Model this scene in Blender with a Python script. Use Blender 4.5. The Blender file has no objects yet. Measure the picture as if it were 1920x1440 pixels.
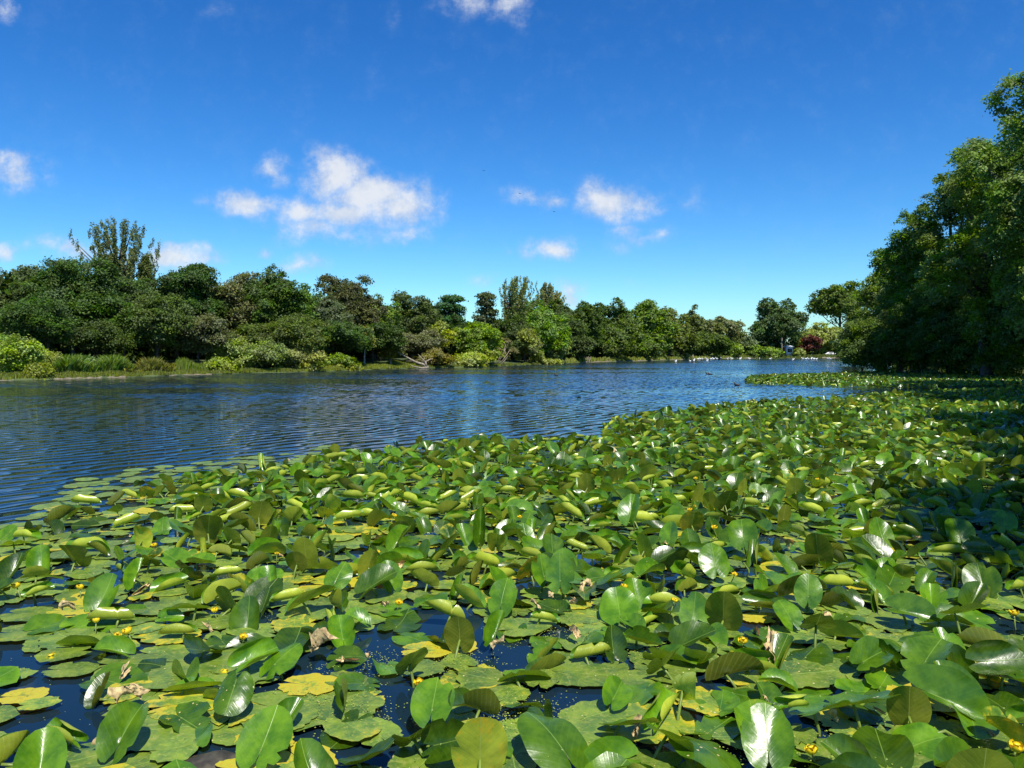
import bpy, math
import numpy as np
from mathutils import Vector, Matrix
R = math.radians
rng = np.random.default_rng(11)
sc = bpy.context.scene
COL = sc.collection

# ------------------------------------------------------------------ camera
H_CAM = 2.0
F_PX = 1442.0
PITCH = math.atan((720 - 662) / F_PX)
cd = bpy.data.cameras.new('camera')
cam = bpy.data.objects.new('camera', cd)
COL.objects.link(cam)
cam.location = (0, 0, H_CAM)
cam.rotation_euler = (R(90) - PITCH, 0, 0)
cd.sensor_width = 36.0
cd.lens = 36.0 * F_PX / 1920.0
cd.clip_start = 0.05
cd.clip_end = 6000
sc.camera = cam

# ------------------------------------------------------------------ light
SUN_EL, SUN_AZ = 59.0, 158.0          # azimuth from +Y towards +X
sdir = Vector((math.sin(R(SUN_AZ)) * math.cos(R(SUN_EL)), math.cos(R(SUN_AZ)) * math.cos(R(SUN_EL)), math.sin(R(SUN_EL))))
sl = bpy.data.lights.new('sun', 'SUN')
sl.energy = 5.0
sl.angle = R(0.53)
sl.color = (1.0, 0.95, 0.86)
so = bpy.data.objects.new('sun', sl)
COL.objects.link(so)
so.rotation_euler = (-sdir).to_track_quat('-Z', 'Y').to_euler()
so.location = (40, 20, 60)
sc.view_settings.view_transform = 'Standard'
sc.view_settings.look = 'None'
EXPO = 0.42
sc.view_settings.exposure = EXPO
sc.view_settings.gamma = 1.0
sc.cycles.max_bounces = 6
sc.cycles.diffuse_bounces = 3
sc.cycles.glossy_bounces = 3
sc.cycles.transmission_bounces = 3
sc.cycles.use_denoising = True
sc.cycles.sample_clamp_indirect = 4.0


class NT:
    """small node helper"""
    def __init__(s, nt):
        s.nt = nt
        nt.nodes.clear()

    def n(s, t, **kw):
        nd = s.nt.nodes.new(t)
        for k, v in kw.items():
            setattr(nd, k, v)
        return nd

    def l(s, a, b):
        s.nt.links.new(a, b)

    def _in(s, sock, v):
        if v is None:
            return
        if hasattr(v, 'is_linked') or hasattr(v, 'links'):
            s.l(v, sock)
        else:
            sock.default_value = v

    def m(s, op, a, b=None, c=None, clamp=False):
        nd = s.n('ShaderNodeMath', operation=op)
        nd.use_clamp = clamp
        for i, v in enumerate((a, b, c)):
            s._in(nd.inputs[i], v)
        return nd.outputs[0]

    def v(s, op, a, b=None):
        nd = s.n('ShaderNodeVectorMath', operation=op)
        s._in(nd.inputs[0], a)
        s._in(nd.inputs[1], b)
        return nd.outputs['Value'] if op in ('LENGTH', 'DOT_PRODUCT') else nd.outputs[0]

    def mix(s, f, a, b, mode='MIX'):
        nd = s.n('ShaderNodeMix', data_type='RGBA', blend_type=mode)
        s._in(nd.inputs[0], f)
        s._in(nd.inputs[6], a)
        s._in(nd.inputs[7], b)
        return nd.outputs[2]

    def ramp(s, x, a, b, lo=0.0, hi=1.0, smooth=True):
        nd = s.n('ShaderNodeMapRange', interpolation_type='SMOOTHSTEP' if smooth else 'LINEAR')
        s._in(nd.inputs[0], x)
        nd.inputs[1].default_value = a
        nd.inputs[2].default_value = b
        nd.inputs[3].default_value = lo
        nd.inputs[4].default_value = hi
        return nd.outputs[0]

    def noise(s, vec, scale, detail=2, rough=0.5, dist=0.0, dim='3D'):
        nd = s.n('ShaderNodeTexNoise', noise_dimensions=dim)
        s._in(nd.inputs['Vector'], vec)
        nd.inputs['Scale'].default_value = scale
        nd.inputs['Detail'].default_value = detail
        nd.inputs['Roughness'].default_value = rough
        nd.inputs['Distortion'].default_value = dist
        return nd.outputs[0]


# world: Nishita sky with drifting cumulus fragments far away (defined by direction)
world = bpy.data.worlds.new('World')
sc.world = world
world.use_nodes = True
w = NT(world.node_tree)
sky = w.n('ShaderNodeTexSky', sky_type='NISHITA')
sky.sun_disc = False
sky.sun_elevation = R(SUN_EL)
sky.sun_rotation = R(SUN_AZ)
sky.air_density = 1.0
sky.dust_density = 0.3
sky.ozone_density = 2.5
SKY_TINT = (0.50, 0.88, 1.16)
SKY_STR = 0.097
hs = w.n('ShaderNodeHueSaturation')
hs.inputs['Saturation'].default_value = 1.32
w.l(sky.outputs[0], hs.inputs['Color'])
skyc = w.v('MULTIPLY', hs.outputs[0], SKY_TINT)
gm = w.n('ShaderNodeGamma')
gm.inputs[1].default_value = 1.20
w.l(w.v('MULTIPLY', skyc, (SKY_STR * 1.8,) * 3), gm.inputs[0])
skyc = w.v('MULTIPLY', gm.outputs[0], tuple(q / (SKY_STR * 1.8) for q in (1.60, 1.22, 1.06)))
tc = w.n('ShaderNodeTexCoord')
sep = w.n('ShaderNodeSeparateXYZ')
w.l(tc.outputs['Generated'], sep.inputs[0])
dy = w.m('MAXIMUM', sep.outputs[1], 0.05)
cu = w.m('DIVIDE', sep.outputs[0], dy)
cv = w.m('DIVIDE', sep.outputs[2], dy)
comb = w.n('ShaderNodeCombineXYZ')
w.l(cu, comb.inputs[0])
w.l(cv, comb.inputs[1])
P = comb.outputs[0]
# warp
nz = w.n('ShaderNodeTexNoise')
w.l(P, nz.inputs['Vector'])
nz.inputs['Scale'].default_value = 11.0
nz.inputs['Detail'].default_value = 5.0
nz.inputs['Roughness'].default_value = 0.6
wv = w.v('SUBTRACT', nz.outputs['Color'], (0.5, 0.5, 0.5))
wv = w.v('MULTIPLY', wv, (0.085, 0.055, 0.0))
PW = w.v('ADD', P, wv)


def px_uv(x, y):
    a = math.atan((720 - y) / F_PX) - PITCH
    # gnomonic about +Y
    yy = math.cos(PITCH) + math.sin(PITCH) * (720 - y) / F_PX
    zz = -math.sin(PITCH) + math.cos(PITCH) * (720 - y) / F_PX
    return (x - 960) / F_PX / yy, zz / yy


CL = [  # x, y, rx, ry, strength
    (630, 325, 62, 45, 1.0), (690, 362, 75, 42, 1.0), (745, 385, 75, 42, 1.0), (660, 395, 75, 30, .95),
    (800, 375, 40, 45, .6), (560, 390, 60, 28, .8), (470, 382, 70, 24, .75), (400, 372, 40, 18, .4),
    (600, 430, 90, 28, .62), (660, 445, 60, 24, .5), (760, 440, 50, 24, .55), (510, 318, 34, 26, .6), (530,405,60,22,.5),
    (30, 322, 72, 34, .62), (0, 300, 30, 24, .6), (40, 350, 60, 18, .4), (10, 480, 40, 22, .7),
    (320, 484, 76, 26, 1.0), (130, 472, 80, 20, .6), (230, 478, 60, 20, .5),
    (498, 467, 30, 14, .4), (566, 493, 50, 20, .6), (530, 525, 30, 14, .6),
    (950, 8, 48, 34, .62), (880, 5, 70, 30, .5), (975, 30, 20, 34, .35), (5, 15, 26, 34, .55), (405, 20, 46, 18, .22), (728, 30, 20, 40, .22),
    (1140, 372, 55, 42, .8), (1200, 380, 55, 26, .6), (990, 368, 60, 18, .5), (1035, 372, 36, 20, .55),
    (1290, 385, 36, 28, .25), (1170, 430, 60, 20, .42), (1230, 440, 60, 20, .45), (1150, 460, 36, 22, .35),
    (1030, 464, 44, 22, .75), (953, 468, 16, 12, .3), (1072, 552, 32, 26, .6), (905, 535, 34, 16, .35), (1190, 528, 30, 14, .25)]
dens = None
for (x, y, rx, ry, st) in CL:
    u0, v0 = px_uv(x, y)
    d = w.v('SUBTRACT', PW, (u0, v0, 0))
    d = w.v('MULTIPLY', d, (F_PX / (rx * 1.55), F_PX / (ry * 1.55), 0))
    ln = w.v('LENGTH', d)
    q = w.m('SUBTRACT', 1.0, ln)
    q = w.m('MULTIPLY', q, st, clamp=True)
    dens = q if dens is None else w.m('SMOOTH_MAX', dens, q, 0.12)
ns = w.noise(P, 24, 9, .68)
ns2 = w.noise(P, 70, 4, .6)
dens2 = w.m('ADD', dens, w.m('MULTIPLY', w.m('SUBTRACT', ns, 0.5), w.m('MINIMUM', w.m('MULTIPLY', dens, 4.5), 1.45)))
alpha = w.ramp(dens2, 0.06, 0.86)
alpha = w.m('MULTIPLY', alpha, w.ramp(ns2, 0.1, 0.6, 0.85, 1.0))
alpha = w.m('MULTIPLY', alpha, 0.90)
alpha = w.m('MULTIPLY', alpha, w.m('GREATER_THAN', sep.outputs[1], 0.06))
shade = w.m('ADD', w.m('MULTIPLY', w.ramp(dens2, 0.1, 0.9), .6), w.m('MULTIPLY', w.ramp(w.noise(w.v('ADD', P, (0, .012, 0)), 30, 6, .6), .35, .65), .55), None, True)
cc = w.mix(shade, (0.46, 0.56, 0.75, 1), (0.86, 0.88, 0.91, 1))
# clouds are given in final radiance, so divide the strength out
ccs = w.v('MULTIPLY', cc, (1 / SKY_STR / 2 ** EXPO,) * 3)
ff = w.mix(alpha, skyc, ccs)
bg = w.n('ShaderNodeBackground')
w.l(ff, bg.inputs[0])
bg.inputs[1].default_value = SKY_STR
wo = w.n('ShaderNodeOutputWorld')
w.l(bg.outputs[0], wo.inputs[0])


# ------------------------------------------------------------------ helpers
def ray(px, py):
    x = (px - 960) / F_PX
    t = (720 - py) / F_PX
    return Vector((x, math.cos(PITCH) + math.sin(PITCH) * t, -math.sin(PITCH) + math.cos(PITCH) * t))


def g(px, py, z=0.0):
    """point of the plane at height z seen at this photo pixel"""
    d = ray(px, py)
    k = (z - H_CAM) / d.z
    return Vector((d.x * k, d.y * k, z))


def at(px, py, Y):
    """point at depth Y seen at this photo pixel"""
    d = ray(px, py)
    k = Y / d.y
    return Vector((d.x * k, Y, H_CAM + d.z * k))


def proj(x, y, z):
    zz = z - H_CAM
    dep = y * math.cos(PITCH) - zz * math.sin(PITCH)
    up = y * math.sin(PITCH) + zz * math.cos(PITCH)
    dep = max(dep, 1e-3)
    return 960 + F_PX * x / dep, 720 - F_PX * up / dep, dep


def mesh_obj(name, V, quads=None, tris=None, mat=None, parent=None, uv=None, tint=None, smooth=False, loc=None):
    """V (n,3); quads (m,4); tris (k,3); uv per vertex (n,2); tint per vertex (n,4)"""
    me = bpy.data.meshes.new(name)
    V = np.asarray(V, np.float32)
    parts, sizes = [], []
    if quads is not None and len(quads):
        parts.append(np.asarray(quads, np.int32).ravel())
        sizes.append(np.full(len(quads), 4, np.int32))
    if tris is not None and len(tris):
        parts.append(np.asarray(tris, np.int32).ravel())
        sizes.append(np.full(len(tris), 3, np.int32))
    li = np.concatenate(parts)
    sz = np.concatenate(sizes)
    st = np.concatenate([[0], np.cumsum(sz)[:-1]]).astype(np.int32)
    me.vertices.add(len(V))
    me.vertices.foreach_set('co', V.ravel())
    me.loops.add(len(li))
    me.loops.foreach_set('vertex_index', li)
    me.polygons.add(len(sz))
    me.polygons.foreach_set('loop_start', st)
    me.polygons.foreach_set('loop_total', sz)
    if smooth:
        me.polygons.foreach_set('use_smooth', np.ones(len(sz), bool))
    if uv is not None:
        ul = me.uv_layers.new(name='UVMap')
        ul.data.foreach_set('uv', np.asarray(uv, np.float32)[li].ravel())
    if tint is not None:
        ca = me.color_attributes.new('tint', 'FLOAT_COLOR', 'POINT')
        ca.data.foreach_set('color', np.asarray(tint, np.float32).ravel())
    me.update()
    me.validate()
    if mat:
        me.materials.append(mat)
    o = bpy.data.objects.new(name, me)
    COL.objects.link(o)
    if loc is not None:
        o.location = loc
    if parent:
        o.parent = parent
    return o


def empty(name, loc):
    o = bpy.data.objects.new(name, None)
    o.empty_display_size = 0.2
    COL.objects.link(o)
    o.location = loc
    return o


def tag(o, label=None, cat=None, group=None, kind=None):
    if label:
        o['label'] = label
    if cat:
        o['category'] = cat
    if group:
        o['group'] = group
    if kind:
        o['kind'] = kind
    return o


class Geo:
    """collects vertices and faces of ONE mesh"""
    def __init__(s):
        s.V, s.Q, s.T, s.U, s.C, s.n = [], [], [], [], [], 0

    def add(s, V, Q=None, T=None, U=None, C=None):
        V = np.asarray(V, np.float32).reshape(-1, 3)
        s.V.append(V)
        if Q is not None and len(Q):
            s.Q.append(np.asarray(Q, np.int32) + s.n)
        if T is not None and len(T):
            s.T.append(np.asarray(T, np.int32) + s.n)
        s.U.append(np.asarray(U, np.float32) if U is not None else np.zeros((len(V), 2), np.float32))
        if C is None:
            C = (0.5, 0.5, 0.5, 1)
        C = np.asarray(C, np.float32)
        s.C.append(np.broadcast_to(C, (len(V), 4)))
        s.n += len(V)

    def tube(s, pts, radii, seg=6, cap=True, C=None):
        pts = [Vector(p) for p in pts]
        n = len(pts)
        V = []
        prev = None
        for i, p in enumerate(pts):
            t = (pts[min(i + 1, n - 1)] - pts[max(i - 1, 0)])
            if t.length < 1e-9:
                t = Vector((0, 0, 1))
            t.normalize()
            a = prev if prev is not None else (Vector((1, 0, 0)) if abs(t.x) < .8 else Vector((0, 1, 0)))
            a = (a - t * a.dot(t))
            if a.length < 1e-5:
                a = t.orthogonal()
            a.normalize()
            prev = a
            b = t.cross(a)
            r = radii[i] if hasattr(radii, '__len__') else radii
            for k in range(seg):
                an = 2 * math.pi * k / seg
                V.append(p + a * (math.cos(an) * r) + b * (math.sin(an) * r))
        Q = []
        for i in range(n - 1):
            for k in range(seg):
                Q.append((i * seg + k, i * seg + (k + 1) % seg, (i + 1) * seg + (k + 1) % seg, (i + 1) * seg + k))
        T = []
        if cap:
            V.append(pts[0])
            V.append(pts[-1])
            c0, c1 = len(V) - 2, len(V) - 1
            for k in range(seg):
                T.append((c0, (k + 1) % seg, k))
                T.append((c1, (n - 1) * seg + k, (n - 1) * seg + (k + 1) % seg))
        s.add([tuple(v) for v in V], Q, T, C=C)

    def box(s, c, d, rz=0.0, C=None):
        x, y, z = d[0] / 2, d[1] / 2, d[2] / 2
        V = np.array([(-x, -y, -z), (x, -y, -z), (x, y, -z), (-x, y, -z), (-x, -y, z), (x, -y, z), (x, y, z), (-x, y, z)])
        ca, sa = math.cos(rz), math.sin(rz)
        V = np.stack([V[:, 0] * ca - V[:, 1] * sa, V[:, 0] * sa + V[:, 1] * ca, V[:, 2]], 1) + np.array(c)
        s.add(V, [(0, 3, 2, 1), (4, 5, 6, 7), (0, 1, 5, 4), (1, 2, 6, 5), (2, 3, 7, 6), (3, 0, 4, 7)], C=C)

    def ellip(s, c, r, seg=12, rings=8, C=None, M=None):
        V = []
        for i in range(rings + 1):
            ph = math.pi * i / rings
            for k in range(seg):
                th = 2 * math.pi * k / seg
                v = Vector((r[0] * math.sin(ph) * math.cos(th), r[1] * math.sin(ph) * math.sin(th), r[2] * math.cos(ph)))
                if M is not None:
                    v = M @ v
                V.append(tuple(v + Vector(c)))
        Q = [(i * seg + k, (i + 1) * seg + k, (i + 1) * seg + (k + 1) % seg, i * seg + (k + 1) % seg) for i in range(rings) for k in range(seg)]
        s.add(V, Q, C=C)

    def build(s, name, mat, parent=None, smooth=False, loc=None):
        return mesh_obj(name, np.concatenate(s.V), np.concatenate(s.Q) if s.Q else None, np.concatenate(s.T) if s.T else None,
                        mat, parent, np.concatenate(s.U), np.concatenate(s.C), smooth, loc)


# ------------------------------------------------------------------ materials
def mat(name):
    m = bpy.data.materials.new(name)
    m.use_nodes = True
    return m, NT(m.node_tree)


def principled(k, **kw):
    b = k.n('ShaderNodeBsdfPrincipled')
    for a, v in kw.items():
        k._in(b.inputs[a.replace('_', ' ')], v)
    return b


def out(k, sh, disp=None):
    o = k.n('ShaderNodeOutputMaterial')
    k.l(sh, o.inputs[0])
    return o


def foliage_material():
    m, k = mat('foliage')
    oi = k.n('ShaderNodeObjectInfo')
    at_ = k.n('ShaderNodeAttribute', attribute_name='tint')
    s3 = k.n('ShaderNodeSeparateColor')
    k.l(at_.outputs['Color'], s3.inputs[0])
    hsv = k.n('ShaderNodeHueSaturation')
    k.l(k.v('MULTIPLY', oi.outputs['Color'], (1.28, 1.08, .72)), hsv.inputs['Color'])
    k.l(k.ramp(s3.outputs[0], 0, 1, 0.47, 0.53, False), hsv.inputs['Hue'])
    k.l(k.ramp(s3.outputs[2], 0, 1, 0.75, 1.2, False), hsv.inputs['Saturation'])
    k.l(k.ramp(s3.outputs[1], 0, 1, 1.2, 3.2, False), hsv.inputs['Value'])
    b = principled(k, Base_Color=hsv.outputs[0], Roughness=0.5)
    b.inputs['Specular IOR Level'].default_value = 0.12
    t = k.n('ShaderNodeBsdfTranslucent')
    tcx = k.v('MULTIPLY', hsv.outputs[0], (1.35, 1.5, 0.6))
    k.l(tcx, t.inputs[0])
    mx = k.n('ShaderNodeMixShader')
    mx.inputs[0].default_value = 0.30
    k.l(b.outputs[0], mx.inputs[1])
    k.l(t.outputs[0], mx.inputs[2])
    out(k, mx.outputs[0])
    return m


def bark_material(name, c1, c2, scale=6.0):
    m, k = mat(name)
    tcn = k.n('ShaderNodeTexCoord')
    mp = k.v('MULTIPLY', tcn.outputs['Object'], (1, 1, 0.25))
    n = k.noise(mp, scale, 5, .65)
    c = k.mix(k.ramp(n, .35, .65), c1, c2)
    bp = k.n('ShaderNodeBump')
    bp.inputs['Strength'].default_value = .7
    bp.inputs['Distance'].default_value = .03
    k.l(n, bp.inputs['Height'])
    b = principled(k, Base_Color=c, Roughness=.9, Normal=bp.outputs[0])
    out(k, b.outputs[0])
    return m


def leaf_material(name, floating):
    """one lily leaf: top and underside differ, veins and blotches in the leaf's own coordinates.
    tint = (yellowing, brightness, seed, bites)"""
    m, k = mat(name)
    at_ = k.n('ShaderNodeAttribute', attribute_name='tint')
    s3 = k.n('ShaderNodeSeparateColor')
    k.l(at_.outputs['Color'], s3.inputs[0])
    yel, bri, seed = s3.outputs[0], s3.outputs[1], s3.outputs[2]
    bite = at_.outputs['Alpha']
    uv = k.n('ShaderNodeUVMap')
    sp = k.n('ShaderNodeSeparateXYZ')
    k.l(uv.outputs[0], sp.inputs[0])
    u = k.m('SUBTRACT', sp.outputs[0], 0.5)
    v = k.m('SUBTRACT', sp.outputs[1], 0.5)
    cb = k.n('ShaderNodeCombineXYZ')
    k.l(sp.outputs[0], cb.inputs[0])
    k.l(sp.outputs[1], cb.inputs[1])
    k.l(k.m('MULTIPLY', seed, 37.0), cb.inputs[2])
    Pn = cb.outputs[0]
    au = k.m('ABSOLUTE', u)
    mid = k.ramp(au, 0.002, 0.010, 1, 0)
    # pinnate side veins that fork towards the rim
    ph = k.m('SUBTRACT', k.m('MULTIPLY', v, 62.0), k.m('MULTIPLY', k.m('POWER', au, 0.75), 46.0))
    vein = k.ramp(k.m('SINE', ph), 0.55, 1.0)
    vein = k.m('MULTIPLY', vein, k.ramp(au, 0.0, 0.05))
    n1 = k.noise(Pn, 3.0, 4, .6)
    n2 = k.noise(Pn, 14.0, 5, .7)
    n3 = k.noise(Pn, 45.0, 3, .6)
    if floating:
        base = k.mix(k.ramp(n1, .3, .7), (0.078, 0.165, 0.026, 1), (0.225, 0.325, 0.028, 1))
        base = k.mix(k.ramp(n2, .50, .68), base, (0.29, 0.33, 0.065, 1))
        base = k.mix(k.ramp(k.noise(Pn, 24.0, 5, .75), .34, .24), base, (0.055, 0.095, 0.022, 1))
    else:
        base = k.mix(k.ramp(n1, .3, .7), (0.046, 0.138, 0.005, 1), (0.130, 0.268, 0.008, 1))
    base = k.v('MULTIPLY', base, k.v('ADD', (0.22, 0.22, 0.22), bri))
    if floating:   # faint veins radiating from the stalk
        ang = k.m('ARCTAN2', u, v)
        rv = k.ramp(k.m('SINE', k.m('ADD', k.m('MULTIPLY', ang, 15.0), k.m('MULTIPLY', n1, 3.0))), .86, 1.0)
        base = k.mix(k.m('MULTIPLY', rv, .22), base, (0.26, 0.34, 0.08, 1))
    base = k.mix(k.m('MULTIPLY', mid, .55), base, (0.26, 0.40, 0.07, 1))
    base = k.mix(k.m('MULTIPLY', vein, .07 if floating else .05), base, (0.22, 0.38, 0.06, 1))
    # yellowing spreads in patches from noise
    n4 = k.noise(Pn, 6.5, 6, .65)
    rad_ = k.v('LENGTH', k.v('SUBTRACT', uv.outputs[0], (.5, .6, 0)))
    yel = k.m('ADD', yel, k.m('MULTIPLY', k.m('SUBTRACT', rad_, .28), .35))
    ymask = k.ramp(k.m('ADD', k.m('MULTIPLY', n1, .35), k.m('ADD', k.m('MULTIPLY', n4, .65), yel)), 0.74, 0.88)
    ycol = k.mix(k.ramp(n2, .35, .65), (0.66, 0.36, 0.012, 1), (0.58, 0.48, 0.03, 1))
    base = k.mix(ymask, base, ycol)
    halo = k.ramp(k.m('ADD', k.m('MULTIPLY', n1, .45), k.m('ADD', k.m('MULTIPLY', n4, .55), yel)), 0.62, 0.90)
    base = k.mix(k.m('MULTIPLY', halo, .55), base, (0.28, 0.34, 0.02, 1))
    # brown decay specks
    dec = k.m('MULTIPLY', k.ramp(n3, .66, .74), k.ramp(k.m('ADD', n1, k.m('MULTIPLY', yel, .5)), .5, .7))
    base = k.mix(dec, base, (0.10, 0.055, 0.02, 1))
    # tan bites / settled specks
    vo = k.n('ShaderNodeTexVoronoi')
    k.l(Pn, vo.inputs['Vector'])
    vo.inputs['Scale'].default_value = 9.0
    sc3 = k.n('ShaderNodeSeparateColor')
    k.l(vo.outputs['Color'], sc3.inputs[0])
    rad = k.m('MULTIPLY', k.m('MULTIPLY', sc3.outputs[0], sc3.outputs[0]), 0.22)
    dots = k.m('LESS_THAN', vo.outputs['Distance'], k.m('MULTIPLY', rad, k.m('MULTIPLY', bite, k.m('ADD', n2, .5))))
    base = k.mix(dots, base, (0.62, 0.50, 0.24, 1))
    # underside
    und = k.mix(k.ramp(n1, .3, .7), (0.30, 0.38, 0.03, 1), (0.44, 0.50, 0.045, 1))
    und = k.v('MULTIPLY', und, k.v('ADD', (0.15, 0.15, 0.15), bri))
    und = k.mix(k.m('MULTIPLY', vein, .2), und, (0.32, 0.36, 0.07, 1))
    und = k.mix(k.m('MULTIPLY', mid, .7), und, (0.42, 0.46, 0.12, 1))
    und = k.mix(k.m('MULTIPLY', ymask, .7), und, ycol)
    geo = k.n('ShaderNodeNewGeometry')
    col = k.mix(geo.outputs['Backfacing'], base, und)
    bp = k.n('ShaderNodeBump')
    bp.inputs['Strength'].default_value = .35 if not floating else .6
    bp.inputs['Distance'].default_value = .006
    hh = k.m('ADD', k.m('MULTIPLY', n1, 1.2 if not floating else .8), k.m('ADD', k.m('MULTIPLY', vein, .10), k.m('MULTIPLY', n2, .05 if not floating else .5)))
    hh = k.m('SUBTRACT', hh, k.m('MULTIPLY', mid, .4))
    k.l(hh, bp.inputs['Height'])
    rough = k.ramp(n2, .3, .7, .22, .36) if not floating else k.ramp(n2, .3, .7, .30, .62)
    b = principled(k, Base_Color=col, Roughness=rough, Normal=bp.outputs[0])
    b.inputs['Specular IOR Level'].default_value = 0.55 if not floating else .45
    t = k.n('ShaderNodeBsdfTranslucent')
    tr = k.v('MULTIPLY', base, (3.2, 2.4, 0.8))
    k.l(tr, t.inputs[0])
    mx = k.n('ShaderNodeMixShader')
    mx.inputs[0].default_value = 0.05 if floating else 0.20
    k.l(b.outputs[0], mx.inputs[1])
    k.l(t.outputs[0], mx.inputs[2])
    out(k, mx.outputs[0])
    return m


def plain(name, c, rough=.6, var=.25, scale=20):
    m, k = mat(name)
    tcn = k.n('ShaderNodeTexCoord')
    n = k.noise(tcn.outputs['Object'], scale, 4, .6)
    f = k.ramp(n, .3, .7, 1 - var, 1 + var)
    cbx = k.n('ShaderNodeCombineXYZ')
    for i in range(3):
        k.l(f, cbx.inputs[i])
    cl = k.v('MULTIPLY', (c[0], c[1], c[2]), cbx.outputs[0])
    b = principled(k, Base_Color=cl, Roughness=rough)
    out(k, b.outputs[0])
    return m


M_FOL = foliage_material()
M_BARK = bark_material('bark', (0.045, 0.036, 0.026, 1), (0.11, 0.092, 0.07, 1))
M_PALE = bark_material('pale_bark', (0.30, 0.27, 0.22, 1), (0.52, 0.49, 0.42, 1))
M_DEADW = bark_material('dead_wood', (0.17, 0.145, 0.10, 1), (0.36, 0.31, 0.23, 1))
M_LEAF = leaf_material('lily_leaf_surface', False)
M_PAD = leaf_material('floating_leaf_surface', True)
M_STEM = plain('lily_stem', (0.14, 0.20, 0.03), .45, .25)
M_PETAL = plain('flower_yellow', (0.80, 0.58, 0.015), .4, .12)
M_DEAD = plain('withered_leaf', (0.50, 0.37, 0.17), .75, .45, 30)
M_FEATH_W = plain('white_feather', (0.78, 0.78, 0.76), .7, .05)
M_FEATH_D = plain('dark_feather', (0.03, 0.028, 0.026), .6, .2)
M_BEAK = plain('orange_beak', (0.6, 0.22, 0.02), .5, .1)
M_STONE = plain('stone', (0.17, 0.145, 0.095), .9, .3, 5)
M_ROCK = plain('wet_rock', (0.055, 0.048, 0.03), .6, .5, 14)
M_WHITE = plain('white_render', (0.74, 0.73, 0.70), .8, .06, 3)
M_BRICK = plain('red_brick', (0.30, 0.11, 0.07), .9, .3, 9)
M_ROOF = plain('dark_roof', (0.09, 0.075, 0.065), .8, .2, 5)
M_GLASSD = plain('dark_glass', (0.02, 0.025, 0.03), .1, .1)
M_POST = plain('weathered_wood', (0.30, 0.25, 0.18), .9, .3, 6)
M_WEED = plain('duckweed_green', (0.30, 0.36, 0.05), .7, .3, 60)


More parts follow.
